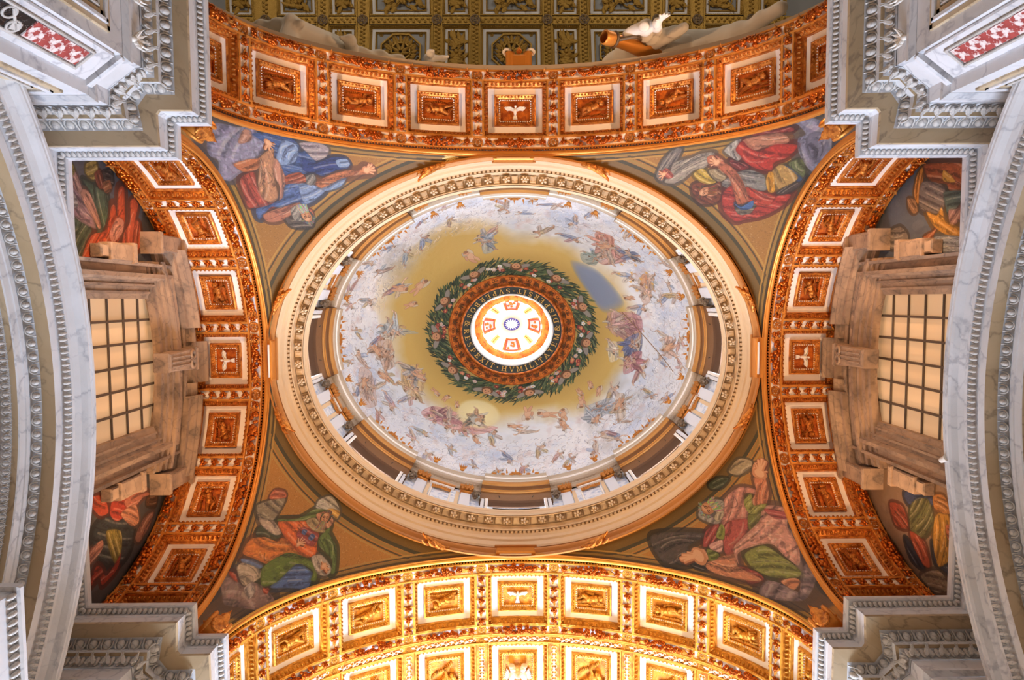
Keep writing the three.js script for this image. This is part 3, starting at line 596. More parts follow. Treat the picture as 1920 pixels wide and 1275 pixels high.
// ---------------------------------------------------------------- painted pictures (flat mosaics and frescoes)
function smoothPath(x, pts) {   // a closed curve through the points
  const n = pts.length, P = (k) => pts[(k + n) % n]; x.beginPath(); x.moveTo(...P(0));
  for (let k = 0; k < n; k++) { const [a, b, c, d] = [P(k - 1), P(k), P(k + 1), P(k + 2)], q = 0.14; x.bezierCurveTo(b[0] + (c[0] - a[0]) * q, b[1] + (c[1] - a[1]) * q, c[0] - (d[0] - b[0]) * q, c[1] - (d[1] - b[1]) * q, c[0], c[1]); } x.closePath();
}
const rgb = (h) => [1, 3, 5].map((k) => parseInt(h.slice(k, k + 2), 16));
const css = (c, a = 1) => `rgba(${c.map((v) => Math.round(Math.max(0, Math.min(255, v)))).join(',')},${a})`;
function paintShape(x, str, toCanvas, soft = 1, under = true, tone = 1) {
  const [h, ...nums] = str.split(' '), c = rgb(h).map((v) => v * tone), pts = []; for (let k = 0; k < nums.length; k += 2) pts.push(toCanvas(+nums[k], +nums[k + 1]));
  let x0 = 1e9, x1 = -1e9, y0 = 1e9, y1 = -1e9; for (const [a, b] of pts) { x0 = Math.min(x0, a); x1 = Math.max(x1, a); y0 = Math.min(y0, b); y1 = Math.max(y1, b); }
  // the long axis of the patch, along which its folds are drawn
  let mx = 0, my = 0, sxx = 0, syy = 0, sxy = 0; for (const [a, b] of pts) { mx += a / pts.length; my += b / pts.length; } for (const [a, b] of pts) { sxx += (a - mx) ** 2; syy += (b - my) ** 2; sxy += (a - mx) * (b - my); }
  const dir = 0.5 * Math.atan2(2 * sxy, sxx - syy), size = Math.hypot(x1 - x0, y1 - y0), wd = Math.sqrt((x1 - x0) * (y1 - y0)) + 2;
  x.save(); x.lineJoin = 'round'; smoothPath(x, pts);
  if (under) { x.lineWidth = wd * 0.09; x.strokeStyle = css(c.map((v) => v * 0.5), 0.25 * soft); x.stroke(); }
  x.fillStyle = css(c, soft); x.fill(); x.clip();
  // folds: long bands side by side along the patch, each dark on one flank and lit on the other, then a few accents
  const ux = Math.cos(dir), uy = Math.sin(dir), half = size * 0.6, bands = Math.max(2, Math.round(2.2 + wd * 0.022)), bend = rr(-0.25, 0.25) * size, dark = (f) => c.map((v, k) => v * f * (k === 2 ? 1.06 : 1)), lite = (f) => [c[0] + (255 - c[0]) * f, c[1] + (236 - c[1]) * f, c[2] + (205 - c[2]) * f];
  const line = (off, from, to2, col, w, al) => { const cx = (x0 + x1) / 2 - uy * off, cy = (y0 + y1) / 2 + ux * off; x.strokeStyle = css(col, al * soft); x.lineWidth = Math.max(1, w); x.lineCap = 'round'; x.beginPath(); x.moveTo(cx + ux * from, cy + uy * from); x.quadraticCurveTo(cx + ux * (from + to2) / 2 - uy * bend * 0.5, cy + uy * (from + to2) / 2 + ux * bend * 0.5, cx + ux * to2, cy + uy * to2); x.stroke(); };
  for (let k = 0; k < bands; k++) {
    const off = ((k + 0.5) / bands - 0.5) * wd * 1.25 + rr(-0.08, 0.08) * wd, w = wd / bands, f = rr(-1, -0.2) * half, g = rr(0.2, 1) * half;
    for (const [d, m, al] of [[0.3, 0.75, 0.3], [0.38, 0.6, 0.35], [0.44, 0.45, 0.4]]) line(off + w * d, f, g, dark(m), w * 0.34, al);
    for (const [d, m, al] of [[-0.1, 0.18, 0.3], [-0.14, 0.34, 0.35], [-0.17, 0.5, 0.35]]) line(off + w * d, f * 0.85, g * 0.8, lite(m), w * (0.3 + d * 0.6), al);
  }
  for (let k = 0; k < bands; k++) line(rr(-0.5, 0.5) * wd, rr(-0.9, 0.1) * half, rr(0.0, 0.9) * half, dark(0.34), wd * 0.02, 0.55);
  // broken brush touches over all of it
  const dabs = Math.min(900, wd * wd * 0.02); for (let k = 0; k < dabs; k++) { const px = rr(x0, x1), py = rr(y0, y1), a = dir + rr(-0.7, 0.7), L = rr(3, 4 + wd * 0.09), f = rr(0.6, 1.5); x.strokeStyle = css([c[0] * f + rr(-10, 14), c[1] * f + rr(-8, 10), c[2] * f + rr(-8, 12)], rr(0.15, 0.42) * soft); x.lineWidth = rr(1.5, 2.5 + wd * 0.02); x.beginPath(); x.moveTo(px, py); x.lineTo(px + Math.cos(a) * L, py + Math.sin(a) * L); x.stroke(); }
  smoothPath(x, pts); x.lineWidth = wd * 0.05; x.strokeStyle = css(c.map((v) => v * 0.4), 0.2 * soft); x.stroke();
  x.restore();
}
function groundShape(x, str, toCanvas, tone = 1) {   // the dark ground painted round a figure first
  const [h, ...nums] = str.split(' '), c = rgb(h), pts = []; for (let k = 0; k < nums.length; k += 2) pts.push(toCanvas(+nums[k], +nums[k + 1])); let d = 0; for (const p of pts) d = Math.max(d, Math.hypot(p[0] - pts[0][0], p[1] - pts[0][1]));
  x.lineJoin = 'round'; smoothPath(x, pts); x.lineWidth = 6 + d * 0.12; x.strokeStyle = css(c.map((v) => v * 0.55 * tone), 0.7); x.stroke();
}
function speckle(x, w, h, n, amount, size = 2) { for (let k = 0; k < n; k++) { x.fillStyle = rnd() < 0.5 ? `rgba(255,240,200,${amount * rnd()})` : `rgba(20,14,6,${amount * rnd()})`; x.fillRect(rr(0, w), rr(0, h), size, size); } }
const canvas = (w, h) => { const c = document.createElement('canvas'); c.width = w; c.height = h; return [c, c.getContext('2d')]; };
function canvasTex(c) { const t = new THREE.CanvasTexture(c); t.colorSpace = THREE.SRGBColorSpace; t.magFilter = THREE.LinearFilter; t.flipY = true; return t; }

// ---------------------------------------------------------------- pendentives
// at height H their level outline is an ellipse through the two arches
function outline(H) {
  const c = Math.sqrt(Math.max(0, 1 - ((Math.max(H, HS) - HS) / RISE) ** 2)), x2 = (R_LONG * c) ** 2, y2 = (R_SHORT * c) ** 2, X2 = X_ARCH ** 2, Y2 = Y_ARCH ** 2, det = x2 * y2 - X2 * Y2;
  const a = (y2 - Y2) / det, b = (x2 - X2) / det; return [1 / Math.sqrt(a), 1 / Math.sqrt(b), Math.sqrt(x2), Math.sqrt(y2)];
}
function pendentivePoint(sx, sy, u, H) {
  const [p, q, xT, yL] = outline(Math.min(H, CROWN - 1e-4)), a0 = Math.atan2(Y_ARCH / q, xT / p), a1 = Math.atan2(yL / q, X_ARCH / p), a = lerp(a0, a1, u);
  return [sx * p * Math.cos(a), sy * q * Math.sin(a)];
}
// a painted head (place of its middle, point above its crown), and hands of five fingers (palm, then the finger tips)
function paintHead(x, hx, hy, ux, uy, hair, beard, to) {
  const [a, b] = to(hx, hy), [e, f] = to(ux, uy), R = Math.hypot(e - a, f - b), t = Math.atan2(f - b, e - a) + Math.PI / 2; x.save(); x.translate(a, b); x.rotate(t); x.scale(R / 40, R / 40); x.lineCap = 'round';
  const el = (px, py, rx, ry, col) => { x.fillStyle = col; x.beginPath(); x.ellipse(px, py, rx, ry, 0, 0, 6.3); x.fill(); };
  el(0, -6, 31, 36, css(hair.map((v) => v * 0.6))); el(2, 0, 22, 29, '#a8704a'); el(5, -4, 16, 20, '#c08a60'); el(8, -14, 11, 8, '#cc9a70');
  x.strokeStyle = '#4a2c1a'; x.lineWidth = 3; for (const q of [-7, 11]) { x.beginPath(); x.moveTo(q - 6, -7); x.quadraticCurveTo(q, -11, q + 6, -7); x.stroke(); el(q, -2, 3.4, 2.4, '#2c1810'); } x.lineWidth = 3.4; x.strokeStyle = '#8a5436'; x.beginPath(); x.moveTo(3, -4); x.lineTo(7, 9); x.lineTo(0, 10); x.stroke(); x.strokeStyle = '#7a3428'; x.beginPath(); x.moveTo(-4, 17); x.lineTo(9, 16); x.stroke();
  const wisp = (n, f, col) => { for (let k = 0; k < n; k++) { const [px, py, qx, qy] = f(); x.strokeStyle = css(col.map((v) => v * rr(0.55, 1.3)), 0.85); x.lineWidth = rr(1.5, 4); x.beginPath(); x.moveTo(px, py); x.quadraticCurveTo(px + rr(-8, 8), py + rr(-6, 6), qx, qy); x.stroke(); } };
  wisp(46, () => { const q = rr(-2.9, -0.25); return [Math.cos(q) * 25, Math.sin(q) * 31 - 2, Math.cos(q) * rr(30, 40), Math.sin(q) * rr(34, 44)]; }, hair);
  wisp(70, () => { const px = rr(-18, 20); return [px, rr(14, 24), px * 1.2 + rr(-6, 6), rr(32, 56)]; }, beard); x.restore();
}
function paintHand(x, [px, py, ...tips], to) {
  const p = to(px, py), T = []; for (let k = 0; k < tips.length; k += 2) T.push(to(tips[k], tips[k + 1])); x.lineCap = 'round';
  for (const [dx, w, col] of [[2, 1.35, '#6a3c24'], [0, 1, '#c0845a'], [-1.2, 0.4, '#d8a67c']]) for (const q of T) { const L = Math.hypot(q[0] - p[0], q[1] - p[1]); x.strokeStyle = col; x.lineWidth = L * 0.24 * w; x.beginPath(); x.moveTo(lerp(p[0], q[0], 0.3) + dx, lerp(p[1], q[1], 0.3) + dx); x.quadraticCurveTo(lerp(p[0], q[0], 0.7) + dx + 2, lerp(p[1], q[1], 0.7) + dx - 2, q[0] + dx, q[1] + dx); x.stroke(); if (w < 1.2) { x.fillStyle = col; x.beginPath(); x.arc(p[0] + dx, p[1] + dx, L * 0.38 * Math.min(1, w + 0.3), 0, 6.3); x.fill(); } }
}
const PW = 7.4, PH = 6.1;
function paintPendentive(key, sx, sy) {
  const w = 1400, h = Math.round(1400 * PH / PW), [c, x] = canvas(w, h), to = (X, Y) => [sx * X / 100 / PW * w, sy * Y / 100 / PH * h];
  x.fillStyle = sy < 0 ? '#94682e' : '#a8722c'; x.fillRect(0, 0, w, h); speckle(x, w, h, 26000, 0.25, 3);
  // painted border bands running along the three edges
  const band = (pts, d, cols) => { for (const [o, lw, col] of cols) { x.strokeStyle = col; x.lineWidth = lw; x.beginPath(); pts.forEach(([X, Y, nx, ny], k) => { const p = to(sx * (X + nx * o) * 100, sy * (Y + ny * o) * 100); k ? x.lineTo(...p) : x.moveTo(...p); }); x.stroke(); } };
  const top = [], side = [], ring = [];
  for (let k = 0; k <= 60; k++) { const H = lerp(13.4, CROWN - 0.01, k / 60); top.push([...pendentivePoint(1, 1, 0.0, H), 0, -1]); side.push([...pendentivePoint(1, 1, 1, H), -1, 0]); const a = k / 60 * Math.PI / 2; ring.push([X_ARCH * Math.cos(a), Y_ARCH * Math.sin(a), Math.cos(a), Math.sin(a)]); }
  const cols = [[0.1, 40, '#6d5426'], [0.22, 14, '#3f3a22'], [0.3, 12, '#8f7032'], [0.37, 6, '#4a3c20'], [0.42, 7, '#a9823c']];
  band(ring, 1, cols.map(([o, l, c2]) => [o * 1.1 + 0.03, l, c2]));
  band(top, 1, [[0.04, 24, '#5a4622'], [0.1, 8, '#8f7032'], [0.15, 5, '#4a3c20'], [0.19, 6, '#a9823c']]); band(side, 1, [[0.04, 24, '#4a3a1e'], [0.1, 8, '#8f7032'], [0.15, 5, '#4a3c20'], [0.19, 6, '#a9823c']]);
  if (key === 'tl') { const [a, b] = to(-216, -575); for (let k = 0; k < 22; k++) { const q = k / 22 * 6.283; x.strokeStyle = k % 2 ? '#e8d890' : '#c9ad52'; x.lineWidth = 5; x.beginPath(); x.moveTo(a - 60, b + 0); x.lineTo(a - 60 + Math.cos(q) * (k % 2 ? 44 : 30), b + Math.sin(q) * (k % 2 ? 34 : 24)); x.stroke(); } }
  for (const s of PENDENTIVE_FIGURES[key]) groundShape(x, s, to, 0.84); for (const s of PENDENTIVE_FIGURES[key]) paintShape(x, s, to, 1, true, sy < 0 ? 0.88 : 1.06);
  paintHead(x, ...HEADS[key], to); for (const f of HANDS[key]) paintHand(x, f, to);
  speckle(x, w, h, 30000, 0.12, 2);
  return canvasTex(c);
}
for (const [key, sx, sy, label] of [
  ['tl', -1, -1, 'mosaic of a seated man in blue and red robes, upper left of the dome'],
  ['tr', 1, -1, 'mosaic of a bearded man in a red cloak with a book, upper right'],
  ['bl', -1, 1, 'mosaic of a mitred figure in orange and green robes, lower left of the dome'],
  ['br', 1, 1, 'mosaic of a white-bearded man in a pink mantle raising one hand, lower right']]) {
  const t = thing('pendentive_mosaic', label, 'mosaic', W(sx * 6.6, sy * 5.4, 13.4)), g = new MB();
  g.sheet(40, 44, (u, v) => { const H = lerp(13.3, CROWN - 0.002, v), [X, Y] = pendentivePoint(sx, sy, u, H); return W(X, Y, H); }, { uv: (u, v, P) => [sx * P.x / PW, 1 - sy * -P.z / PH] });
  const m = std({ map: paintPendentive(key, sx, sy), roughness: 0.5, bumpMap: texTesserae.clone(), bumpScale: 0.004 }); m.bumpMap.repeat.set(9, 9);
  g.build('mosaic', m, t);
  // raised gilded mouldings along both arches, and the green-gold band under the ring
  for (const u of [0.0, 1.0]) {
    const e = new MB(), f = new MB();
    const P = (v, d, l) => { const H = lerp(13.4, CROWN - 0.03, v), [X, Y] = pendentivePoint(sx, sy, u ? 1 : 0, H); return u ? W(X - sx * (0.02 + l), Y - sy * d, H) : W(X - sx * d, Y - sy * (0.02 + l), H); };
    e.sheet(60, 6, (v, w) => { const a = w * Math.PI; return P(v, 0.13 - 0.03 * Math.cos(a), 0.035 * Math.sin(a)); }); e.build('gilded_moulding', MAT.goldSmooth, t);
  }
  // scrolled volute at the foot
  const foot = W(sx * 6.72, sy * 5.42, 14.0), inward = V3(-sx, 0, sy).normalize(), across = V3(sx, 0, sy).normalize(), up = V3(0, 1, 0);
  const s = thing('scroll_bracket', `gilded scroll at the foot of the ${sy < 0 ? 'upper' : 'lower'} ${sx < 0 ? 'left' : 'right'} mosaic, above the marble cornice`, 'scroll', foot);
  const fm = frameM(foot, across, up, inward), sp = []; for (let k = 0; k <= 40; k++) { const a = k / 40 * 11, r = 0.3 - 0.0062 * k; sp.push(V3(0, 0.1 + Math.cos(a) * r, 0.06 + Math.sin(a) * r)); }
  const vg = new MB(); for (const e of [-1, 1]) vg.geo(tubeGeo(sp, 0.05, 60, 6), moved(fm, e * 0.2, 0, 0)); vg.build('volute', MAT.goldSmooth, s);
  mesh('roll', new THREE.CylinderGeometry(0.25, 0.28, 0.4, 20).rotateZ(Math.PI / 2), MAT.goldSmooth, s, moved(fm, 0, 0.1, 0.06));
  mesh('leaf', ACANTHUS, MAT.gold, s, local(fm, 0, -0.32, 0.3, 0.6, 0.62, 0.6)); mesh('eye', FINE_BALL, MAT.gold, s, local(fm, 0, 0.1, 0.06, 0.3, 0.07, 0.07));
}

// ---------------------------------------------------------------- the oval ring
const KH = [19.2, 20.6, 24.35, 31, 37.2], KX = [-0.06, 0, 0.03, -0.02, 0.02], KY = [0, -0.12, -0.33, -0.3, -0.42];
function centre(H) { let k = 0; while (k < 3 && H > KH[k + 1]) k++; const t = Math.max(0, Math.min(1, (H - KH[k]) / (KH[k + 1] - KH[k]))); return [lerp(KX[k], KX[k + 1], t), lerp(KY[k], KY[k + 1], t)]; }
const bOf = (A, H) => A > 5 ? A - 1.32 - (H < 21 ? Math.max(0, 7.1 - A) * 0.15 : 0) : A * (0.867 - 0.13 * (A - 2.94) / 2.1 * (A > 2.94 ? 1 : 0));
// oval place: angle, half width, height
function oval(th, A, H, B = bOf(A, H)) { const [cx, cy] = centre(H); return W(cx + A * Math.cos(th), cy + B * Math.sin(th), H); }
function ovalAxes(th, A, H) { const o = oval(th, A, H), x = oval(th + 0.002, A, H).sub(o).normalize(), up = V3(0, 1, 0), z = x.clone().cross(up).normalize(), c = centre(H), to = W(c[0], c[1], H).sub(o); if (z.dot(to) < 0) z.negate(); return [x, up, z]; }   // along, up, inward
const ovalM = (th, A, H) => frameM(oval(th, A, H), ...ovalAxes(th, A, H));
function ovalProfile(mb, prof, n = 200, th0 = 0, th1 = Math.PI * 2) { for (let k = 0; k + 1 < prof.length; k++) { const [a, h] = prof[k], [b, g] = prof[k + 1]; mb.sheet(n, 1, (u, v) => oval(lerp(th0, th1, u), lerp(a, b, v), lerp(h, g, v)), { wrapU: th1 - th0 > 6.2 }); } return mb; }
// equal steps round an oval
function around(A, n, f, H = 21) { const m = 1440, L = [0]; for (let k = 1; k <= m; k++) L.push(L[k - 1] + oval(k / m * 6.28319, A, H).distanceTo(oval((k - 1) / m * 6.28319, A, H))); let j = 0; for (let k = 0; k < n; k++) { const t = k / n * L[m]; while (L[j + 1] < t) j++; f((j + (t - L[j]) / (L[j + 1] - L[j])) / m * 6.283185, k); } }
const HOURS = ['twelve', 'one', 'two', 'three', 'four', 'five', 'six', 'seven', 'eight', 'nine', 'ten', 'eleven'];
function clock(th) { let d = (th * 180 / Math.PI + 90 + 720) % 360, k = Math.round(d / 15) % 24; return k % 2 ? `half past ${HOURS[(k - 1) / 2]}` : `${HOURS[k / 2]} o'clock`; }
{
  const t = thing('ring_cornice', 'cream oval ring cornice with rosettes and small blocks round the dome opening', 'cornice', W(0, 0, 19.2));
  const g = new MB(); ovalProfile(g, [[7.08, 19.05], [7.14, 19.1], [7.17, 19.2], [7.16, 19.32], [7.14, 19.38]]); 
  g.sheet(200, 8, (u, v) => oval(u * 6.283185, 7.17 - 0.13 * Math.sin(v * Math.PI * 0.9), 19.36 + 0.2 * v), { wrapU: true }); ovalProfile(g, [[7.13, 19.56], [7.06, 19.6]]); g.build('gilded_moulding', MAT.ochre, t);
  const c = new MB(); ovalProfile(c, [[7.06, 19.58], [7.02, 19.62], [7.0, 19.84], [6.95, 19.86], [6.94, 20.02], [6.91, 20.05], [6.88, 20.07]]); c.build('fascia', MAT.cream, t);
  const d = new MB(); ovalProfile(d, [[6.88, 20.07], [6.88, 20.18], [6.82, 20.19], [6.81, 20.12], [6.79, 20.14], [6.79, 20.26], [6.76, 20.31]]); d.build('bed_moulding', MAT.cream, t);
  const dn = new MB(), bg = boxGeo(0.075, 0.075, 0.07); around(6.86, 300, (th) => dn.geo(bg, moved(ovalM(th, 6.855, 20.125), 0, 0, 0))); dn.build('dentil_row', MAT.cream, t, true);
  const s = new MB(); ovalProfile(s, [[6.76, 20.31], [6.76, 20.4], [6.47, 20.41], [6.47, 20.3]]); s.build('soffit', MAT.creamCarved, t);
  const o = new MB(); ovalProfile(o, [[6.52, 20.32], [6.51, 20.28], [6.49, 20.28], [6.485, 20.4], [6.47, 20.43], [6.46, 20.52], [6.44, 20.55], [6.44, 20.68], [7.0, 20.84]]); o.build('corona', MAT.cream, t);
  const mod = new MB(); mod.geo(boxGeo(0.17, 0.07, 0.22, 0.012), M4().makeTranslation(0, 0, 0)).geo(boxGeo(0.21, 0.03, 0.25, 0.006), M4().makeTranslation(0, 0.03, 0)).geo(boxGeo(0.07, 0.02, 0.18, 0.008), M4().makeTranslation(0, -0.04, 0)).geo(new THREE.CylinderGeometry(0.04, 0.04, 0.16, 10).rotateZ(Math.PI / 2), M4().makeTranslation(0, -0.02, 0.08));
  const modG = mod.geometry(), fl = new MB(); fl.geo(FLOWER5, M4()); 
  const coff = new MB(); for (const e of [-1, 1]) { coff.geo(boxGeo(0.018, 0.04, 0.25), M4().makeTranslation(e * 0.15, 0, 0)).geo(boxGeo(0.3, 0.04, 0.018), M4().makeTranslation(0, 0, e * 0.12)); } const coffG = coff.geometry();
  around(6.63, 68, (th, k) => {
    const m = ovalM(th, 6.63, 20.37); mesh('modillion', modG, MAT.creamCarved, t, moved(m, 0, -0.01, 0));
    const th2 = th + Math.PI / 68 * 1.0, m2 = ovalM(th2, 6.625, 20.4), f = part('rosette_panel', t, oval(th2, 6.625, 20.4).sub(origin(t)));
    mesh('frame', coffG, MAT.creamCarved, f, moved(m2, 0, -0.02, 0));
    mesh('rosette', k % 3 ? FLOWER5 : FLOWER, MAT.creamCarved, f, local(m2, 0, -0.03, 0, 0.2, 0.175, 0.9, 0, Math.PI / 2));
  });
  // blocks where the ring touches the four arches
  for (const [th, nm] of [[0, 'right'], [Math.PI / 2, 'lower'], [Math.PI, 'left'], [-Math.PI / 2, 'upper']]) {
    const k = thing('keystone_block', `gilded stepped block where the ring meets the ${nm} arch`, 'block', oval(th, 7.12, 19.3)), A = 7.12, L = 1.16;
    mesh('body', boxGeo(L, 0.36, 0.26, 0.03), MAT.goldSmooth, k, moved(ovalM(th, A, 19.34), 0, 0, 0)); mesh('cap_slab', boxGeo(L + 0.1, 0.07, 0.34, 0.015), MAT.ochre, k, moved(ovalM(th, A, 19.55), 0, 0, 0));
    mesh('face_panel', boxGeo(L - 0.22, 0.16, 0.05, 0.01), nm === 'upper' ? MAT.ochre : nm === 'lower' ? MAT.cream : MAT.stucco, k, moved(ovalM(th, A, 19.2), 0, 0, 0.06));  // face colour follows its light: white where lit, left and right
    for (const e of [-1, 1]) {
      const dt = e * (Math.abs(Math.cos(th)) > 0.5 ? 0.3 : 0.33), th2 = th + dt, m = ovalM(th2, 7.24, 19.17);
      const a = thing('acanthus_leaf', `gilded acanthus leaf by the ring at ${clock(th2)}, beside the ${nm} block`, 'ornament', oval(th2, 7.24, 19.15));
      mesh('blade', ACANTHUS, MAT.gold, a, local(m, e * 0.36, 0.0, 0.06, 0.55, 0.8, 1.0, e * Math.PI / 2, 0.0)); mesh('rib', tubeGeo([V3(0, 0, 0), V3(-e * 0.36, 0.02, 0.03), V3(-e * 0.74, 0.02, 0.1)], 0.03, 10, 6), MAT.goldSmooth, a, moved(m, e * 0.36, 0, 0.1));
      for (const q of [0, 1, 2]) mesh('curl', LEAF, MAT.gold, a, local(m, e * (0.2 - q * 0.2), -0.05, 0.1, 0.16, 0.3, 0.5, e * (2.2)));
    }
  }
}

// ---------------------------------------------------------------- the drum
const D0 = 20.86, DE = 23.5, AW = 6.9, BAYS = [0, 1, 2, 3, 4, 5, 6, 7].map((k) => k * Math.PI / 4);
const arcPer = (th, A = AW) => oval(th + 0.01, A, 23).distanceTo(oval(th - 0.01, A, 23)) / 0.02;
function dth(th, d) { let a = th; const n = 12; for (let k = 0; k < n; k++) a += d / n / arcPer(a); return a; }
{
  const w = structure('wall_drum', W(0, 0, D0)), g = new MB(), nB = 8;
  for (const th of BAYS) { const a = dth(th, 0.8), b = dth(th + Math.PI / 4, -0.8); ovalProfile(g, [[AW, D0 - 0.1], [AW, DE]], 20, a, b); ovalProfile(g, [[AW, D0 - 0.1], [AW, 20.95]], 8, dth(th, -0.8), a); ovalProfile(g, [[AW, 22.24], [AW, DE]], 8, dth(th, -0.8), a); for (const q of [dth(th, -0.8), a]) g.sheet(1, 1, (u, v) => oval(q, AW + u * 0.7, lerp(20.95, 22.24, v))); }
  g.build('wall_face', MAT.blue, w);
  // windows: the panes stand low behind the ring, dark louvres above them
  BAYS.forEach((th, k) => {
    const win = structure('window_' + (k + 3), oval(th, AW + 0.45, 21)); const m = ovalM(th, AW + 0.45, 21.55);
    for (let i = 0; i < 4; i++) for (let j = 0; j < 2; j++) mesh('pane', boxGeo(0.36, 0.52, 0.02), MAT_PANE, win, moved(m, -0.57 + i * 0.38, -0.28 + j * 0.55, 0));
    mesh('frame', boxGeo(1.6, 0.06, 0.06), MAT.dark, win, moved(m, 0, 0.56, 0)); for (let j = 0; j < 5; j++) mesh('louvre', boxGeo(1.6, 0.03, 0.22), MAT_WOOD, win, local(m, 0, 0.68 + j * 0.13, 0, 1, 1, 1, 0, 0.5));
    mesh('shutter', boxGeo(1.7, 0.8, 0.03), MAT_WOOD, win, moved(m, 0, 0.98, -0.14));
    const [ , , z] = ovalAxes(th, AW, 21.6), from = oval(th, AW + 0.36, 21.5); areaLight(COOL, DRUM_LIGHT, 1.5, 1.0, from.clone().addScaledVector(z, 0.05), from.clone().addScaledVector(z, 5).add(V3(0, 7.5, 0)));
    // hood over the window
    const h = thing('window_hood', `brown coffered hood over the drum window at ${clock(th)}`, 'hood', oval(th, AW - 0.1, 23.2)), a0 = dth(th, -1.28), a1 = dth(th, 1.28), hb = k === 2 ? 22.3 : 22.06;
    const seg = (prof) => { const q = ovalProfile(new MB(), prof, 14, a0, a1); return q; };
    seg([[AW, hb], [6.86, hb], [6.86, 22.66], [6.8, 22.74]]).build('lower_moulding', MAT_WOOD_SHADED, h); seg([[6.8, 22.74], [6.74, 23.3]]).build('panel_face', MAT_WOOD, h);
    seg([[6.74, 23.3], [6.69, 23.31], [6.69, 23.38], [6.66, 23.4]]).build('middle_moulding', MAT_HOOD_EDGE, h); seg([[6.66, 23.4], [6.62, 23.62], [6.6, 23.64]]).build('upper_face', MAT_WOOD, h); seg([[6.6, 23.64], [6.52, 23.66], [6.5, 23.8]]).build('upper_moulding', MAT_HOOD_EDGE, h);
    for (const a of [a0, a1]) { const ends = new MB(); const P = [[AW, hb], [6.86, 22.66], [6.74, 23.3], [6.62, 23.62], [6.5, 23.8], [AW, 23.8]]; for (let i = 1; i + 1 < P.length; i++) ends.sheet(1, 1, (u, v) => { const q = v ? (u ? P[i + 1] : P[i]) : P[0]; return oval(a, q[0], q[1]); }, { flat: true }); ends.build('end_face', MAT_WOOD, h); }
    for (const e of [-0.62, 0.62]) mesh('crack_line', boxGeo(0.02, 0.34, 0.02), MAT.dark, h, local(ovalM(dth(th, e), 6.77, 23.1), 0, 0, 0, 1, 1, 1, e * 0.3));
  });
  // bays between the hoods
  BAYS.forEach((th0, k) => {
    const mid = th0 + Math.PI / 8, half = (() => { let d = 0.4; while (dth(th0, d) < mid) d += 0.01; return d; })();
    const pn = thing('marble_tablet', `pale blue marble tablet under a gilded shell at ${clock(mid)} in the drum`, 'panel', oval(mid, AW, 22));
    mesh('field', boxGeo(0.62, 1.5, 0.05, 0.01), MAT.blue, pn, moved(ovalM(mid, AW - 0.03, 22.2), 0, 0, 0)); mesh('frame_left', boxGeo(0.06, 1.6, 0.09, 0.01), MAT.white, pn, moved(ovalM(mid, AW - 0.04, 22.2), -0.34, 0, 0)); mesh('frame_right', boxGeo(0.06, 1.6, 0.09, 0.01), MAT.white, pn, moved(ovalM(mid, AW - 0.04, 22.2), 0.34, 0, 0));
    const sm = ovalM(mid, AW - 0.07, 23.02), sh = new MB(); for (let q = -4; q <= 4; q++) sh.geo(SMOOTH_BALL, local(sm, q * 0.075, -Math.abs(q) * 0.012, 0.02, 0.045, 0.14 - Math.abs(q) * 0.012, 0.05, -q * 0.13)); sh.geo(tubeGeo([V3(-0.33, -0.1, 0), V3(-0.15, -0.2, 0.03), V3(0, -0.14, 0.04), V3(0.15, -0.2, 0.03), V3(0.33, -0.1, 0)], 0.03, 16, 6), sm); sh.build('shell', MAT.bronzeGold, pn);
    mesh('cornice_strip', boxGeo(0.9, 0.08, 0.12, 0.01), MAT.white, pn, moved(ovalM(mid, AW - 0.05, 23.28), 0, 0, 0)); mesh('upper_strip', boxGeo(0.94, 0.14, 0.16, 0.01), MAT.ochre, pn, moved(ovalM(mid, AW - 0.07, 23.41), 0, 0, 0));
    for (const [q, e] of [[dth(th0, 1.28), 1], [dth(th0 + Math.PI / 4, -1.28), -1]]) {
      const at = (d, A, H) => ovalM(dth(q, e * d), A, H);
      const place = clock(dth(q, e * 0.5)) ;
      const pl = thing('drum_pilaster', `white drum pilaster with gilded capital at ${place}, just ${e > 0 ? 'clockwise' : 'anticlockwise'} of a hood`, 'pilaster', oval(dth(q, e * 0.52), AW, D0));
      mesh('shaft', boxGeo(0.36, 2.2, 0.16, 0.012), MAT.whiteCool, pl, moved(at(0.52, AW - 0.06, 22.0), 0, 0, 0)); mesh('neck', boxGeo(0.4, 0.04, 0.2, 0.01), MAT.gold, pl, moved(at(0.52, AW - 0.06, 23.1), 0, 0, 0));
      const cm = at(0.52, AW - 0.14, 23.14), cap = new MB(); for (let j = -1; j <= 1; j++) { cap.geo(ACANTHUS, local(cm, j * 0.14, 0, 0.02, 0.2, 0.22, 0.4)); cap.geo(ACANTHUS, local(cm, j * 0.12 + 0.06, 0.08, 0.03, 0.18, 0.24, 0.5)); } for (const j of [-1, 1]) cap.geo(new THREE.TorusGeometry(0.06, 0.03, 6, 12), local(cm, j * 0.17, 0.27, 0.07, 1, 1, 1)); cap.geo(boxGeo(0.5, 0.06, 0.22, 0.01), moved(cm, 0, 0.35, 0)); cap.build('capital', MAT.bronzeGold, pl);
      mesh('edge_strip', boxGeo(0.13, 2.3, 0.1, 0.008), MAT.cream, pl, moved(at(0.8, AW - 0.03, 22.1), 0, 0, 0));
      const u = thing('carved_drop', `dark carved flower drop at ${place} in the drum, just ${e > 0 ? 'clockwise' : 'anticlockwise'} of a hood`, 'ornament', oval(dth(q, e * 0.17), AW, 22.6));
